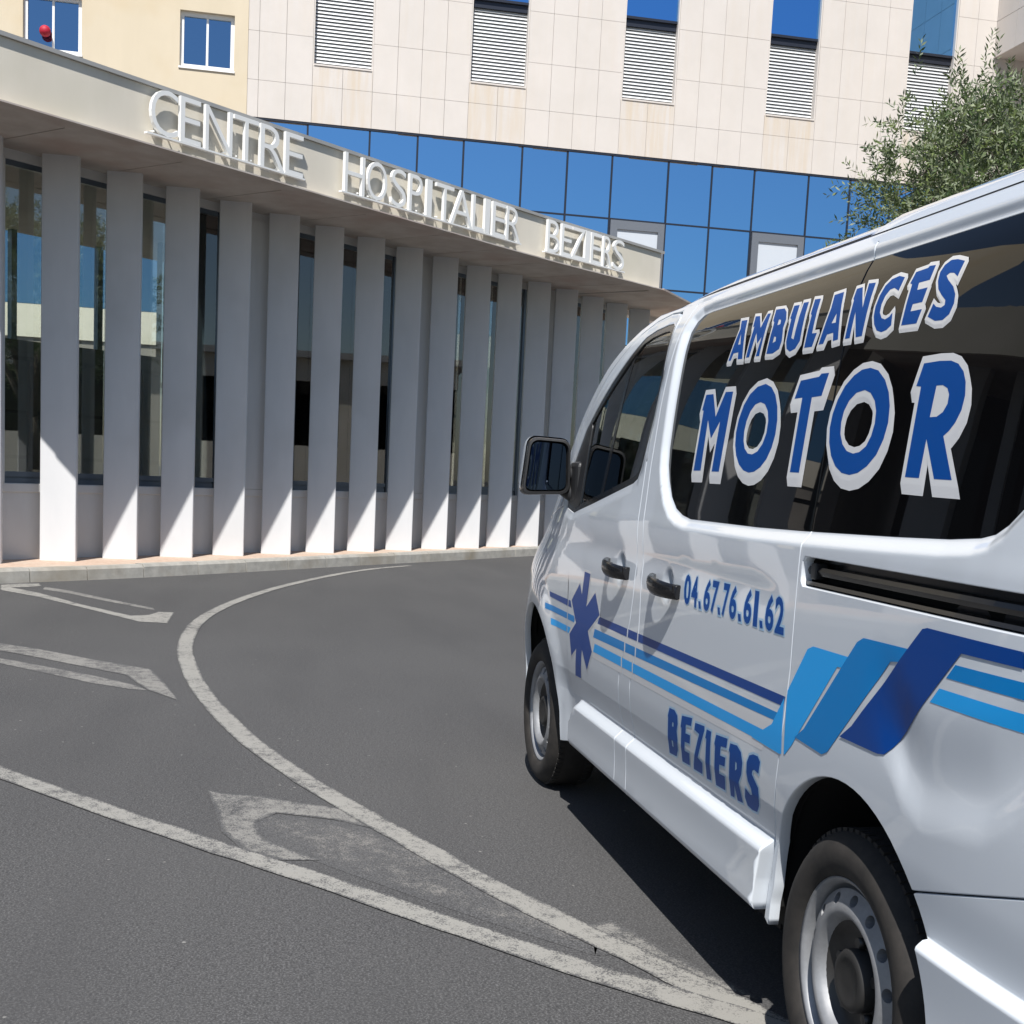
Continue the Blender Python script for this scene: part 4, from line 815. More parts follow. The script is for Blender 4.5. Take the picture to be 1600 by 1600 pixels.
strip_out = [(1.722, .33), (1.722, .60), (1.718, .688), (1.704, .732), (1.660, .797), (1.604, .917), (1.582, 1.01), (1.578, 1.12), (1.592, 1.30), (1.598, 1.45), (1.590, 1.75), (1.594, 1.884), (1.612, 1.929), (1.640, 1.946), (1.64, 1.958), (1.520, 1.958), (1.524, 1.84), (1.548, 1.63), (1.552, 1.43), (1.540, 1.28), (1.516, 1.12), (1.506, .96), (1.508, .862), (1.552, .782), (1.588, .712), (1.590, .700), (1.590, .33)]
slide_out = [(1.582, .33), (1.582, .700), (1.579, .711), (1.544, .779), (1.500, .859), (1.498, .96), (1.508, 1.12), (1.532, 1.28), (1.544, 1.43), (1.540, 1.63), (1.516, 1.84), (1.512, 1.958), (.305, 1.958), (.305, .97), (.318, .86), (.337, .76), (.380, .58), (.445, .41), (.462, .33)]
quart_out = [(.297, 1.958), (.297, .97), (.310, .86), (.329, .76), (.372, .58), (.437, .41), (.452, .31)]+REAR_ARCH+[(-.66, .745), (-.935, .765), (-.950, 1.0), (-.945, 1.40), (-.925, 1.75), (-.90, 1.958)]
bump_out = BUMP_ARCH+[(-.418, .33), (-.95, .33), (-.968, .52), (-.962, .74), (-.93, .757), (-.66, .737)]
fend_out = [(2.447, .33), (2.454, .60), (2.467, .95), (2.512, 1.152), (2.593, 1.23), (2.74, 1.262), (2.98, 1.225), (3.30, 1.145), (3.58, 1.02), (3.80, .90), (3.90, .80), (3.93, .64), (3.60, .60)]+[p for p in FRONT_ARCH[::-1] if p[1] > .352]+[(2.612, .34), (2.605, .30)]
fbump_out = [(3.595, .592), (3.93, .632), (4.0, .55), (3.99, .30), (3.60, .26), (3.588, .345)]
pil_out = [(2.782, 1.405), (2.767, 1.32), (2.75, 1.27), (2.98, 1.233), (3.16, 1.20), (2.96, 1.40), (2.62, 1.62), (2.29, 1.81), (2.05, 1.925), (1.92, 1.962), (1.70, 1.964), (1.60, 1.964), (1.648, 1.953), (1.68, 1.952), (1.76, 1.956), (1.90, 1.943), (2.02, 1.908), (2.25, 1.793), (2.575, 1.608)]
pil_out = [p for i, p in enumerate(pil_out) if i != 99]
def clip_x(P, xc, keep):
    out = []; n = len(P); s = 1 if keep == 'gt' else -1
    for i in range(n):
        a, b = P[i], P[(i+1) % n]; ia, ib = s*(a[0]-xc) > 0, s*(b[0]-xc) > 0
        if ia: out.append(a)
        if ia != ib:
            t = (xc-a[0])/(b[0]-a[0]); out.append((xc, a[1]+t*(b[1]-a[1])))
    return out
glass_slide = clip_x(SIDE_GLASS, .306, 'gt'); glass_rear = clip_x(SIDE_GLASS, .296, 'lt')
def hole(P, e=.004): return offset_poly(P, e)
def notch(outer, P):  # the glass runs to the panel edge: cut it out of the outline
    return outer
for sd in (1, -1):
    s = dict(side=sd)
    door = sheet('front_door', [door_out, hole(DOOR_GLASS, .002)], M['vanpaint'], van, fine=[(2, 1.20, 1.42, .008), (2, 1.43, 1.95, .018), (0, 2.30, 2.80, .012), (2, 1.02, 1.155, .008), (0, 1.69, 1.83, .009), (2, .488, .54, .006), (2, .602, .622, .006)], **s)
    sheet('pillar_panel', [strip_out], M['vanpaint'], van, fine=[(2, .488, .54, .006), (2, .602, .622, .006)], **s)
    # sliding door: glass reaches its rear edge, so the opening is part of the outline
    i0 = slide_out.index((.305, 1.958)); hg = hole(clip_x(SIDE_GLASS, .305, 'gt'), .003)
    hg = [(max(x, .305), z) for x, z in hg]
    top = max((p for p in hg if abs(p[0]-.305) < 1e-6), key=lambda p: p[1]); bot = min((p for p in hg if abs(p[0]-.305) < 1e-6), key=lambda p: p[1])
    k = hg.index(top); ring = hg[k:]+hg[:k]
    if ring[1] == bot or ring[1][0] < .3051: ring = [ring[0]]+ring[1:][::-1]
    slide = sheet('sliding_door', [slide_out[:i0+1]+ring+slide_out[i0+1:]], M['vanpaint'], van, edge=.062, fine=[(2, 1.243, 1.34, .005), (2, 1.345, 1.50, .012), (2, 1.88, 1.955, .007), (0, 1.42, 1.507, .005), (0, 1.18, 1.31, .009), (0, 1.32, 1.42, .014), (2, 1.01, 1.145, .008), (2, .488, .54, .006), (2, .602, .622, .006)], **s)
    hg = hole(clip_x(SIDE_GLASS, .297, 'lt'), .003); hg = [(min(x, .297), z) for x, z in hg]
    top = max((p for p in hg if abs(p[0]-.297) < 1e-6), key=lambda p: p[1]); k = hg.index(top); ring = hg[k:]+hg[:k]
    if ring[1][0] > .2969: ring = [ring[0]]+ring[1:][::-1]
    quarter = sheet('rear_quarter', [[quart_out[0]]+ring+quart_out[1:], RAIL], M['vanpaint'], van, fine=[(2, 1.25, 1.36, .005), (2, 1.88, 1.955, .007), (0, -.73, -.04, .012), (2, .74, 1.05, .010), (2, .602, .622, .006)], **s)
    fender = sheet('front_fender', [fend_out], M['vanpaint'], van, fine=[(2, .602, .622, .006)], **s)
    sheet('front_pillar', [pil_out], M['vanpaint'], van, **s)
    fb = sheet('front_bumper_corner', [fbump_out], M['vanpaint'], van, **s)
    sheet('rear_bumper_corner', [bump_out], M['vanpaint'], van, fine=[(2, .535, .58, .0045)], **s)
    # glazing
    sheet('window', [glass_slide], M['vanglass'], slide, fn=Yglass, edge=.012, rim=.001, **s)
    sheet('window', [glass_rear], M['vanglass'], quarter, fn=Yglass, edge=.012, rim=.001, **s)
    inner = offset_poly(DOOR_GLASS, -.024)
    Yd = lambda x, z: Yb(x, z)-.009
    sheet('window_seal', [DOOR_GLASS, inner], M['gloss'], door, fn=Yd, edge=.02, rim=.001, **s)
    gl = [(x, z) for x, z in inner]
    cab = clip_x(gl, 2.44, 'lt'); tri = clip_x(gl, 2.44, 'gt')
    sheet('window', [cab], M['cabglass'], door, fn=lambda x, z: Yb(x, z)-.014, edge=0, **s)
    sheet('mirror_mount', [offset_poly(tri, .003)], M['plastic'], door, fn=lambda x, z: Yb(x, z)-.007, edge=.02, **s)
    sheet('window_bar', [[(2.02, 1.86), (1.99, 1.875), (2.13, 1.305), (2.165, 1.30)]], M['gloss'], door, fn=lambda x, z: Yb(x, z)-.0125, edge=.02, rim=.001, **s)
    sheet('window_bar', [[(2.475, 1.60), (2.44, 1.625), (2.425, 1.255), (2.46, 1.25)]], M['gloss'], door, fn=lambda x, z: Yb(x, z)-.010, edge=.02, rim=.001, **s)
    # dark inner skin seen through the shut lines
    skin = [(2.44, .36), (2.44, 1.23)]+[(3.1, 1.16), (3.5, 1.0), (3.85, .82)]+[(3.58, .62)]+arc(3.098, .345, .485, .481, 35, 176, 16)
    sheet('inner_skin', [skin], M['void'], van, off=-.045, edge=0, fn=Yb, step=.15, **s)
    sheet('inner_skin', [[(2.44, .36), (2.44, 1.23), (1.72, 1.36), (1.59, 1.40), (1.57, 1.60), (1.57, 1.95), (-.90, 1.95), (-.93, .40), (-.42, .40), (-.42, .48)]+arc(0, .345, .418, .434, 165, 15, 16)+[(.43, .36)]], M['void'], van, off=-.05, edge=0, fn=Yb, step=.15, **s)
    # door handles
    for hx, hz, par in ((1.775, 1.083, door), (1.245, 1.073, slide)):
        bm = bmesh.new(); n = 12; prev = None
        for i in range(n+1):
            t = i/n; x = hx+.125-.25*t; lift = .052*min(1, math.sin(PI*min(max(t, .02), .98))**.45); w = .022+.004*math.sin(PI*t); th = .016
            yb = Yb(x, hz)-.004+lift
            c = [bm.verts.new((x, yb+a, hz-.008*(2*t-1)+b)) for a, b in ((-th, -w*.8), (-th*.2, -w), (th*.2, -w*.6), (th*.35, 0), (th*.2, w*.7), (-th*.2, w), (-th, w*.8))]
            if prev:
                for j in range(7): bm.faces.new((prev[j], prev[(j+1) % 7], c[(j+1) % 7], c[j])).smooth = True
            else: bm.faces.new(c)
            prev = c
        bm.faces.new(prev[::-1])
        for xx in (hx+.105, hx-.105): box(bm, (xx-.018, Yb(xx, hz)-.02, hz-.014), (xx+.018, Yb(xx, hz)+.022, hz+.014), .004)
        if sd < 0:
            for v in bm.verts: v.co.y = 2*MID-v.co.y
        recalc(bm); h = from_bm('door_handle', bm, M['gloss'], par)
    # slide rail channel
    bm = bmesh.new()
    def rp(x, z, dy): return Vector((x, (Yb(x, z)+dy) if sd > 0 else 2*MID-(Yb(x, z)+dy), z))
    xs = [.285-.1085*i for i in range(11)]
    prof = [(1.238, -.006), (1.240, -.05), (1.162, -.05), (1.165, -.006)]
    bar = [(1.214, -.046), (1.214, -.020), (1.205, -.016), (1.195, -.020), (1.195, -.046)]
    bar2 = [(1.180, -.046), (1.180, -.014), (1.172, -.010), (1.168, -.046)]
    for pr in (prof, bar, bar2):
        prev = None
        for x in xs:
            c = [bm.verts.new(rp(x, z, dy)) for z, dy in pr]
            if prev:
                for j in range(len(c)-1): bm.faces.new((prev[j], prev[j+1], c[j+1], c[j]))
            prev = c
    quad(bm, [rp(.286, 1.238, -.004), rp(.286, 1.165, -.004), rp(.286, 1.165, -.05), rp(.286, 1.238, -.05)])
    from_bm('slide_rail', bm, M['gloss'], quarter)
    bm = bmesh.new(); box(bm, (.235, -.043, 1.185), (.262, -.012, 1.222), .003)
    if sd < 0:
        for v in bm.verts: v.co.y = 2*MID-v.co.y
        recalc(bm)
    from_bm('rail_stop', bm, M['plastic'], quarter)
    # wheel wells
    for cx, rx, rz in ((0, .43, .445), (3.098, .50, .495)):
        bm = bmesh.new(); prev = None
        for x, z in arc(cx, .345, rx, rz, 0, 180, 24):
            yo = Yb(min(max(x, -.9), 3.7), max(z, .35))-.012
            c = [bm.verts.new((x, v if sd > 0 else 2*MID-v, z)) for v in (yo, yo-.05, -.42)]
            if prev:
                for j in range(2): bm.faces.new((prev[j], c[j], c[j+1], prev[j+1]))
            prev = c
        q = [bm.verts.new((x, -.42 if sd > 0 else 2*MID+.42, z)) for x, z in arc(cx, .345, rx, rz, 0, 180, 24)]; bm.faces.new(q)
        from_bm('wheel_well', bm, M['void'], van, True)
    # outside mirror
    mm = bmesh.new(); body = bmesh.new()
    mc = Vector((2.66, .085 if sd > 0 else 2*MID-.085, 1.425))
    sec = rounded([(-.100, -.118), (.100, -.108), (.094, .110), (-.078, .116)] if True else [], .04, 5)
    rings = [(-.062, .985), (-.055, 1.0), (.0, 1.02), (.05, .93), (.085, .70), (.10, .35)]
    prev = None
    for dx, sc in rings:
        c = [body.verts.new(mc+Vector((dx, (-u if sd > 0 else u)*sc, v*sc))) for u, v in sec]
        if prev:
            for j in range(len(c)): body.faces.new((prev[j], prev[(j+1) % len(c)], c[(j+1) % len(c)], c[j])).smooth = True
        prev = c
    body.faces.new(prev); recalc(body)
    mo = from_bm('side_mirror', body, M['gloss'], van)
    cap = bmesh.new(); prev = None
    for dx, sc in ((-.030, 1.035), (.0, 1.035), (.055, .955), (.092, .72), (.108, .36)):
        c = [cap.verts.new(mc+Vector((dx, (-u if sd > 0 else u)*sc, v*sc*.97+.006))) for u, v in sec]
        if prev:
            for j in range(len(c)): cap.faces.new((prev[j], prev[(j+1) % len(c)], c[(j+1) % len(c)], c[j])).smooth = True
        prev = c
    cap.faces.new(prev); recalc(cap); from_bm('mirror_cap', cap, M['vanpaint'], mo)
    gl = bmesh.new(); sec2 = rounded([(-.083, -.098), (.083, -.090), (.076, .092), (-.062, .098)], .03, 4); tw = R(3) * sd
    c = [gl.verts.new(mc+Vector((-.050+math.sin(tw)*u*(-1 if sd > 0 else 1)+.03*v, (-u if sd > 0 else u), v))) for u, v in sec2]; gl.faces.new(c); recalc(gl); from_bm('mirror_glass', gl, M['mirror'], mo)
    fr = bmesh.new(); A = [fr.verts.new(mc+Vector((-.062, (-u if sd > 0 else u)*.985, v*.985))) for u, v in sec]; B = [fr.verts.new(mc+Vector((-.064, (-u if sd > 0 else u)*.90, v*.91))) for u, v in sec]; C2 = [fr.verts.new(mc+Vector((-.03, (-u if sd > 0 else u)*.86, v*.87))) for u, v in sec]
    for j in range(len(sec)):
        k = (j+1) % len(sec); fr.faces.new((A[j], A[k], B[k], B[j])); fr.faces.new((B[j], B[k], C2[k], C2[j]))
    recalc(fr); from_bm('mirror_frame', fr, M['plastic'], mo)
    am = bmesh.new()
    for dz in (-.085, -.012): tube(am, (2.66, (.0 if sd > 0 else 2*MID), 1.425+dz), (2.60, (-.075 if sd > 0 else 2*MID+.075), 1.40+dz*1.2), .030, 12, .042)
    box(am, (2.52, -.075 if sd > 0 else 2*MID+.02, 1.27), (2.66, -.02 if sd > 0 else 2*MID+.075, 1.45), .02)
    from_bm('mirror_arm', am, M['plastic'], mo)

# ---- wheels
def lathe(bm, prof, seg, cen, sd, smoothf=True, mi=0):
    rows = []
    for r, dy in prof:
        rows.append([bm.verts.new(cen+Vector((r*math.cos(2*PI*i/seg), dy*sd, r*math.sin(2*PI*i/seg)))) for i in range(seg)])
    for A, B in zip(rows, rows[1:]):
        for i in range(seg):
            f = bm.faces.new((A[i], A[(i+1) % seg], B[(i+1) % seg], B[i])); f.smooth = smoothf; f.material_index = mi
    return rows
def wheel(cx, sd):
    yo = .040 if cx == 0 else .056; cen = Vector((cx, -yo if sd > 0 else 2*MID+yo, .328)); sg = sd
    w = bmesh.new()
    lathe(w, [(.222, -.012), (.226, .0), (.219, -.004), (.213, -.010), (.209, -.030), (.203, -.046), (.196, -.050)], 64, cen, sg)
    recalc(w); wo = from_bm('wheel', w, M['steel'], van)
    t = bmesh.new()
    prof = [(.219, -.03), (.224, -.004), (.232, .006), (.25, .014), (.275, .017), (.293, .013), (.305, .004), (.315, -.006), (.322, -.017), (.3285, -.034), (.3315, -.06), (.3325, -.10), (.3315, -.14), (.327, -.175), (.315, -.20), (.28, -.21), (.22, -.20)]
    lathe(t, prof, 96, cen, sg)
    # tread grooves
    for ang in range(0, 360, 5):
        a = R(ang)
        for dy0, dy1, r in ((-.020, -.046, .3275), (-.152, -.178, .3275)):
            for dd in (0,):
                M3 = Matrix.Translation(cen) @ Matrix.Rotation(-a, 4, 'Y')
                g = bmesh.new(); bmesh.ops.create_cube(g, size=1)
                for v in g.verts: v.co = Vector((r+v.co.x*.009, ((dy0+dy1)/2+v.co.y*(dy1-dy0))*sg, v.co.z*.019))
                add_bm(t, g, 0, M3)
    for v in t.verts:
        if v.co.z < .004: v.co.z = .004-(.004-v.co.z)*.05
    recalc(t); from_bm('tyre', t, M['rubber'], wo)
    # perforated disc
    d = bmesh.new(); NH = 14; seg = NH*8; r0, r1 = .160, .1995
    rin = [d.verts.new(cen+Vector((r0*math.cos(2*PI*i/seg), -.002*sg, r0*math.sin(2*PI*i/seg)))) for i in range(seg)]
    rou = [d.verts.new(cen+Vector((r1*math.cos(2*PI*i/seg), -.020*sg, r1*math.sin(2*PI*i/seg)))) for i in range(seg)]
    for h in range(NH):
        a = 2*PI*(h*8+4)/seg; rm = .1795
        ho = []; hb = []
        for j in range(12):
            u = .0130*math.cos(2*PI*j/12); v = .0150*math.sin(2*PI*j/12); rr = rm+u; aa = a+v/rm
            ho.append(d.verts.new(cen+Vector((rr*math.cos(aa), (-.002-.018*(rr-r0)/(r1-r0))*sg, rr*math.sin(aa)))))
            hb.append(d.verts.new(cen+Vector((rr*math.cos(aa), (-.042)*sg, rr*math.sin(aa)))))
        outer = [rin[(h*8+i) % seg] for i in range(9)]+[rou[(h*8+i) % seg] for i in range(8, -1, -1)]
        def pol(v): q = v.co-cen; return Vector((math.hypot(q.x, q.z)*1.0, ((math.atan2(q.z, q.x)-a+PI) % (2*PI)-PI)*rm, 0))
        allv = outer+ho
        for tri in tessellate_polygon([[pol(v) for v in outer], [pol(v) for v in ho]]): d.faces.new([allv[i] for i in tri])
        for j in range(12): d.faces.new((ho[j], ho[(j+1) % 12], hb[(j+1) % 12], hb[j]))
    lathe(d, [(.1995, -.020), (.200, -.050)], 64, cen, sg); lathe(d, [(.160, -.002), (.152, .001), (.143, -.003), (.135, -.014), (.130, -.024)], 64, cen, sg)
    recalc(d); from_bm('rim', d, M['steel'], wo)
    k = bmesh.new(); lathe(k, [(.131, -.023), (.118, -.036), (.100, -.046), (.06, -.048)], 48, cen, sg); recalc(k)
    for i in range(5):
        an = 2*PI*i/5+.3
        tube(k, cen+Vector((.085*math.cos(an), -.048*sg, .085*math.sin(an))), cen+Vector((.085*math.cos(an), -.028*sg, .085*math.sin(an))), .013, 6)
    from_bm('dish', k, M['dish'], wo)
    h = bmesh.new(); rows = lathe(h, [(.070, -.048), (.069, -.018), (.064, -.011), (.050, -.009), (.046, -.012), (.015, -.012)], 40, cen, sg); h.faces.new(rows[-1]); recalc(h); from_bm('hub_cap', h, M['cap'], wo)
    b = bmesh.new(); rows = lathe(b, [(.2005, -.052), (.19, -.060), (.02, -.060)], 40, cen, sg); recalc(b); from_bm('brake_drum', b, M['void'], wo)
for cx in (0, 3.098):
    for sd in (1, -1): wheel(cx, sd)

# ---- roof, glass and ends
def roofline(x): return interp(x, [(-.97, 2.02), (-.6, 2.045), (.3, 2.052), (1.6, 2.052), (1.85, 2.030), (2.05, 1.985)])
def yedge(x): return Yb(min(x, 1.9), 1.955)
XR = [-.955, -.90, -.8, -.6, -.3, 0, .3, .6, .9, 1.2, 1.4, 1.6, 1.75, 1.87, 1.97, 2.05]
RP = [(0, 0), (.012, .014), (.03, .032), (.055, .047), (.09, .057), (.15, .067), (.25, .077), (.45, .09), (.80, .098)]
def rdrop(x): return interp(x, [(-.97, -.035), (-.8, -.012), (-.5, 0), (1.5, 0), (1.75, -.012), (1.9, -.032), (2.05, -.075)])
bm = bmesh.new(); prev = None
for x in XR:
    L = [(-.176-a, 1.983+b+rdrop(x)) for a, b in RP]; L = L+[(2*MID-y, z) for y, z in L[::-1]]
    c = [bm.verts.new((x, y, z)) for y, z in L]
    if prev:
        for i in range(len(c)-1): bm.faces.new((prev[i], prev[i+1], c[i+1], c[i])).smooth = True
    prev = c
recalc(bm); roof = from_bm('roof', bm, M['vanpaint'], van)
for sd in (1, -1):
    def sy(v): return v if sd > 0 else 2*MID-v
    bm = bmesh.new(); prev = None
    for x in [-.93+.145*i for i in range(19)]+[1.78]:
        d = rdrop(x)*.8
        yy = Yb(x, 1.9575)
        pr = [(yy-.0003, 1.9578), (yy-.009, 1.9715+d*.6), (yy-.014, 1.979+d), (yy-.019, 1.981+d), (yy-.0225, 1.977+d), (yy-.0235, 1.950+d)]
        c = [bm.verts.new((x, sy(a), b)) for a, b in pr]
        if prev:
            for j in range(5): bm.faces.new((prev[j], prev[j+1], c[j+1], c[j])).smooth = True
        prev = c
    recalc(bm); from_bm('roof_rail', bm, M['vanpaint'], roof)
    bm = bmesh.new(); box(bm, (-.92, min(sy(-.157), sy(-.178)), 1.935), (1.66, max(sy(-.157), sy(-.178)), 1.970))
    prev = None
    for i in range(14):
        x = 1.655-.0985*i; d = rdrop(x); c = [bm.verts.new((x, sy(a), b+d)) for a, b in ((-.172, 1.982), (-.1835, 2.0005), (-.1875, 2.0005), (-.180, 1.982))]
        if prev:
            for j in range(4): bm.faces.new((prev[j], prev[(j+1) % 4], c[(j+1) % 4], c[j]))
        prev = c
    recalc(bm); from_bm('roof_gutter', bm, M['dark'], roof)
    for xa, xb, up in ((.375, -.92, 1), (1.80, 1.655, 0)):
        bm = bmesh.new(); prev = None; xs = [xa, xa-.015, xa-.05]+[xa-.05-(xa-.05-xb)*k/8 for k in range(1, 9)] if up else [xa, (xa+xb)/2, xb]
        for x in xs:
            d = rdrop(x); k = (0 if x > xa-.001 else .6 if x > xa-.02 else 1)*up
            pr = [(-.150, 1.983+d), (-.160, 1.988+.012*k+d), (-.178, 1.990+.022*k+d), (-.20, 2.009+.018*k+d), (-.24, 2.036+.006*k+d), (-.27, 2.0405+d)]
            c = [bm.verts.new((x, sy(a), b)) for a, b in pr]
            if prev:
                for j in range(5): bm.faces.new((prev[j], prev[j+1], c[j+1], c[j])).smooth = True
            else: bm.faces.new(c)
            prev = c
        recalc(bm); from_bm('roof_cover', bm, M['vanpaint'], roof)
# windscreen between the pillars
PL = [(3.16, 1.20), (2.96, 1.40), (2.62, 1.62), (2.29, 1.81), (2.05, 1.925), (1.95, 1.962)]
bm = bmesh.new(); prev = None
for x, z in PL:
    c = []; n = 14; y0 = Yb(x, z)-.012
    for i in range(n+1):
        t = i/n; k = 1-(2*t-1)**2; c.append(bm.verts.new((x+.16*k, y0+(2*MID-2*y0)*t, z+.085*k)))
    if prev:
        for i in range(n): bm.faces.new((prev[i], prev[i+1], c[i+1], c[i])).smooth = True
    prev = c
recalc(bm); from_bm('windscreen', bm, M['cabglass'], van)
# header joining roof and windscreen
bm = bmesh.new(); prev = None
for x, z, sc in ((1.74, 1.966, 0), (1.95, 1.962, 1)):
    c = []; n = 14; y0 = Yb(x, z)-.006
    for i in range(n+1):
        t = i/n; k = 1-(2*t-1)**2; c.append(bm.verts.new((x+.16*k*sc, y0+(2*MID-2*y0)*t, z+.085*k)))
    if prev:
        for i in range(n): bm.faces.new((prev[i], prev[i+1], c[i+1], c[i])).smooth = True
    prev = c
recalc(bm); from_bm('header_panel', bm, M['vanpaint'], van)
# bonnet
bm = bmesh.new(); prev = None
for x, z in ((3.16, 1.195), (3.32, 1.132), (3.58, 1.015), (3.80, .895), (3.90, .80)):
    c = []; n = 14; y0 = Yb(x, z)-.010
    for i in range(n+1):
        t = i/n; k = 1-(2*t-1)**2; c.append(bm.verts.new((x+.13*k, y0+(2*MID-2*y0)*t, z+.085*k)))
    if prev:
        for i in range(n): bm.faces.new((prev[i], prev[i+1], c[i+1], c[i])).smooth = True
    prev = c
recalc(bm); from_bm('bonnet', bm, M['vanpaint'], van)
bm = bmesh.new(); prev = None
for x, z in ((3.90, .795), (3.935, .64), (4.0, .55), (3.99, .28)):
    c = []; n = 14; y0 = Yb(x, z)-.004
    for i in range(n+1):
        t = i/n; k = 1-(2*t-1)**2; c.append(bm.verts.new((x+.12*k, y0+(2*MID-2*y0)*t, z+.04*k)))
    if prev:
        for i in range(n): bm.faces.new((prev[i], prev[i+1], c[i+1], c[i])).smooth = True
    prev = c
recalc(bm); from_bm('front_bumper', bm, M['vanpaint'], van)
bm = bmesh.new(); box(bm, (4.0, MID-.42, .66), (4.075, MID+.42, .78), .01); from_bm('grille', bm, M['gloss'], van)
for sd in (1, -1):
    bm = bmesh.new(); c = MID+sd*.46; box(bm, (3.86, c-.16, .70), (4.01, c+.16, .86), .03); from_bm('headlight', bm, M['lamp'], van)
# rear end
bm = bmesh.new(); prev = None
for z in (.30, .55, .76, 1.0, 1.3, 1.6, 1.9, 2.0):
    c = []; n = 12; y0 = Yb(-.93, min(z, 1.95))-.012
    for i in range(n+1):
        t = i/n; k = 1-(2*t-1)**2; c.append(bm.verts.new((-.93-.045*k-(.03 if z < .77 else 0)+.05*max(0, z-1.2), y0+(2*MID-2*y0)*t, z)))
    if prev:
        for i in range(n): bm.faces.new((prev[i], prev[i+1], c[i+1], c[i])).smooth = True
    prev = c
recalc(bm); tg = from_bm('tailgate', bm, M['vanpaint'], van)
bm = bmesh.new(); box(bm, (-.985, MID-.70, 1.22), (-.93, MID+.70, 1.85), .01); from_bm('rear_window', bm, M['vanglass'], tg)
for sd in (1, -1):
    bm = bmesh.new(); c = MID+sd*.86; box(bm, (-.965, c-.06, .95), (-.90, c+.06, 1.5), .012); from_bm('tail_light', bm, M['tail'], tg)
bm = bmesh.new(); box(bm, (-.90, 2*MID+.12, .27), (2.5, -.12, .335)); box(bm, (2.5, 2*MID+.40, .26), (3.8, -.40, .34)); box(bm, (.6, 2*MID+.12, .22), (2.4, -.16, .30)); from_bm('underbody', bm, M['void'], van)
# cab: dashboard, seats, steering wheel, bulkhead
bm = bmesh.new(); box(bm, (2.55, 2*MID+.12, .8), (3.05, -.12, 1.17), .06); from_bm('dashboard', bm, M['plastic'], van)
bm = bmesh.new(); box(bm, (1.52, 2*MID+.12, .5), (1.55, -.12, 1.93)); from_bm('bulkhead', bm, M['plastic'], van)
for yc in (-.50, -1.46):
    bm = bmesh.new(); box(bm, (1.72, yc-.24, .78), (2.2, yc+.24, .92), .05); sm = Matrix.Translation((1.72, 0, .85)) @ Matrix.Rotation(R(-12), 4, 'Y')
    box(bm, (-.06, yc-.23, 0), (.06, yc+.23, .62), .05, 0, sm); box(bm, (-.05, yc-.13, .68), (.04, yc+.13, .87), .04, 0, sm); from_bm('seat', bm, M['seat'], van, False)
bm = bmesh.new(); sc = Vector((2.42, -.50, 1.15)); ax = Matrix.Rotation(R(-28), 3, 'Y'); pr = None
for i in range(33):
    a = 2*PI*i/32; p = sc+ax @ Vector((.04*0, .19*math.cos(a), .19*math.sin(a)))
    if pr: tube(bm, pr, p, .014, 8)
    pr = p
tube(bm, sc+Vector((0, -.19, 0)), sc+Vector((0, .19, 0)), .015, 8); tube(bm, sc, sc+Vector((.35, 0, -.15)), .03, 8)
from_bm('steering_wheel', bm, M['plastic'], van)

# ---- livery
DEC = .0006
def deco(name, loops, mat, off, fn=None, par=None, fine=()):
    return sheet(name, loops, mat, par or van, fn=fn, off=off, step=.035, edge=0, fine=fine)
def shift(P, dx, dz): return [(x+dx, z+dz) for x, z in P]
YW_ = Yglass
for word, w, sh in (('MOTOR', .0145, .020), ('AMBULANCES', .0078, .008)):
    for L in TRACE[word]:
        outer, holes = L[0], L[1:]
        steps = 9; gr = []
        for i in range(steps):
            kk = i/(steps-1); P = shift(offset_poly(outer, w), -sh*.55*kk, -sh*kk); H = []
            if word == 'MOTOR':
                for h in holes:
                    if len(h) > 10: H.append(shift(offset_poly(h, -w*.95), -sh*.3*kk, -sh*.6*kk))
            gr.append(([P]+H, .0005+.00009*(steps-1-i)))
        back = sheet('letter_shadow', gr[-1][0], M['vwhite'], van, fn=YW_, off=gr[-1][1], step=.05, edge=0, more=gr[1:-1])
        for nm, lp, mt, of in (('letter_outline', gr[0][0], 'vwhite', gr[0][1]), ('letter_face', [outer]+holes, 'blueL', .0015)):
            o = deco(nm, lp, M[mt], of, YW_); o.parent = back; o.matrix_parent_inverse = Matrix.Identity(4)
for L in TRACE['BEZIERS']:
    bz = [(2, .602, .622, .006)]; a = deco('letter_halo', [offset_poly(L[0], .006)], M['halo'], DEC, fine=bz)
    b = deco('letter_face', L, M['blueL'], DEC*1.8, fine=bz); b.parent = a; b.matrix_parent_inverse = Matrix.Identity(4)
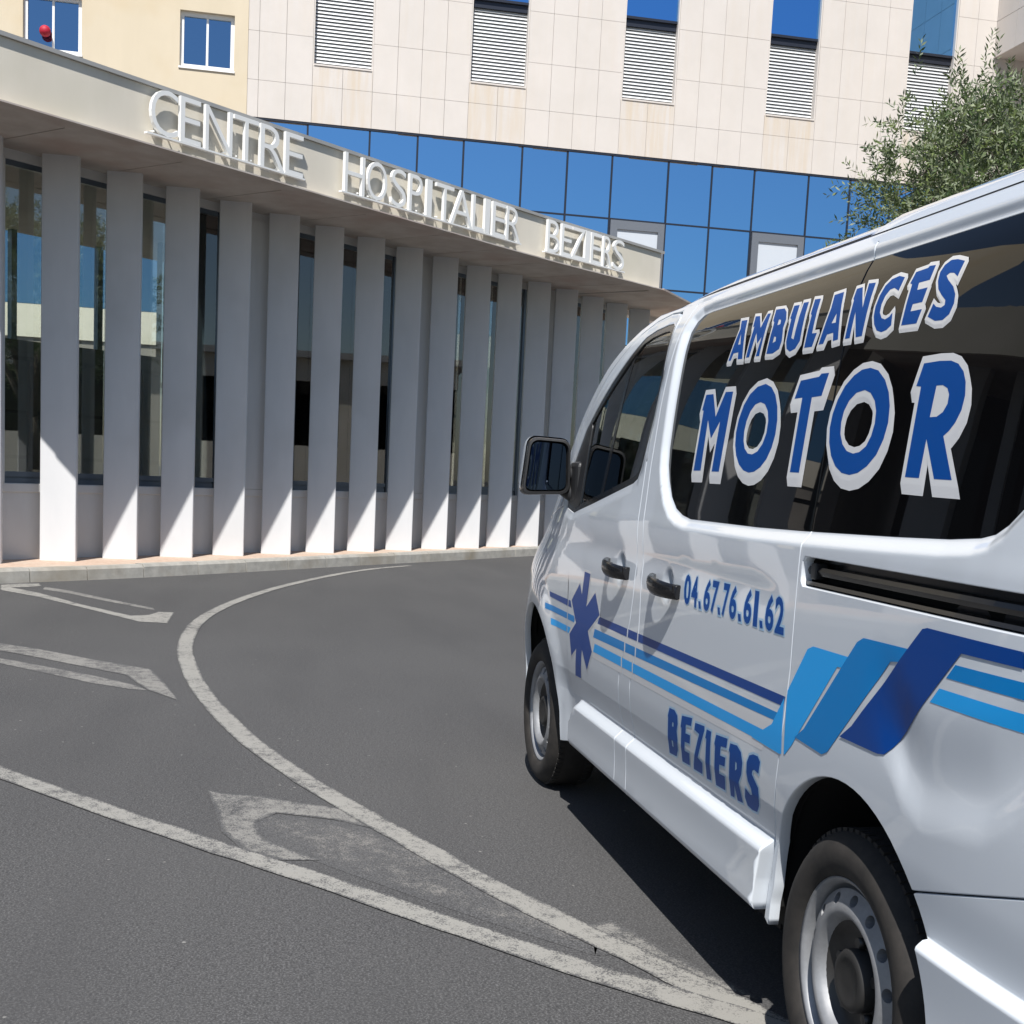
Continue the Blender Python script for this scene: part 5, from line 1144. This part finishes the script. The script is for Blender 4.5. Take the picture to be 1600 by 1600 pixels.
for ch, q in TRACE['PHONE']:
    TLc, TRc, BRc, BLc = [Vector(p) for p in q]
    def mp(u, v): return tuple((BLc*(1-u)+BRc*u)*(1-v)+(TLc*(1-u)+TRc*u)*v)
    for nm, bold, mat, of in (('digit_halo', .075, M['halo'], DEC), ('digit', .030, M['blueL'], DEC*1.8)):
        if ch == '.':
            d = .006 if nm == 'digit_halo' else 0
            o = deco(nm, [offset_poly([tuple(BLc), tuple(BRc), tuple(TRc), tuple(TLc)], d)], mat, of)
        else:
            vs, fs = glyph(ch, bold, 3); e = .10 if nm == 'digit_halo' else 0
            o = sheet(nm, None, mat, van, off=of, step=.035, edge=0, tris=([mp(u*(1+2*e)-e, v*(1+e*.8)-e*.4) for u, v in vs], fs))
STAR_B = [offset_poly(P, .008) for P in TRACE['STAR']]
for P in STAR_B: deco('emblem_border', [P], M['vwhite'], .0007+.0001*STAR_B.index(P))
for i, P in enumerate(TRACE['STAR']): deco('emblem_star', [P], M['navy'], .0012+.0002*i)
def band(x0, x1, z0, z1, sl=0): return [(x0, z1), (x0+sl, z0), (x1+sl, z0), (x1, z1)]
zt = dict(navy=(.868, .895), mid=(.826, .852), sky=(.783, .809))
TRN = TRACE
def zr(k):
    P = TRN[k][0]; zs = sorted(p[1] for p in P); return zs[0], zs[-1]
def split(P):
    out = [P]; zc = sum(p[1] for p in P[:4])/4; xd = interp(zc, [(.76, 1.694), (.80, 1.666), (.917, 1.610)])
    xs_ = interp(zc, [(.78, 1.548), (.862, 1.504)])
    for lo, hi in [(2.454, 2.468), (xd-.010, xd+.003), (xs_-.003, xs_+.009), (.305, .320)]:
        nx = []
        for q in out:
            xs = [p[0] for p in q]
            if min(xs) < lo and max(xs) > hi: nx += [clip_x(q, hi, 'gt'), clip_x(q, lo, 'lt')]
            else: nx.append(q)
        out = nx
    return [q for q in out if len(q) > 2]
for q in split([(2.055, .863), (2.075, .727), (.44, .742), (.34, .858)]): deco('stripe_base', [q], M['vwhite'], DEC*.5)
for i in (0, 1):
    for k, m in (('S_navy', 'navy'), ('S_mid', 'mid'), ('S_light', 'sky')):
        for q in split(TRACE[k][i]): deco('stripe', [q], M[m], DEC)
for q in split(TRACE['Z_light'][0]): deco('stripe', [q], M['sky'], DEC*1.6)
deco('stripe', [TRACE['Z_mid'][0]], M['mid'], DEC*2.2)
deco('stripe', [TRACE['Z_navy'][0]], M['navy'], DEC*2.8)
for k, m in (('R_mid', 'mid'), ('R_light', 'sky')): deco('stripe', [TRACE[k][0]], M[m], DEC)
# the three bands carry on to the rear corner
for (za, zb), m in zip(TAILB, ('navy', 'mid', 'sky')): deco('stripe', [[(-.596, zb), (-.596, za), (-.93, za), (-.93, zb)]], M[m], DEC*1.05)
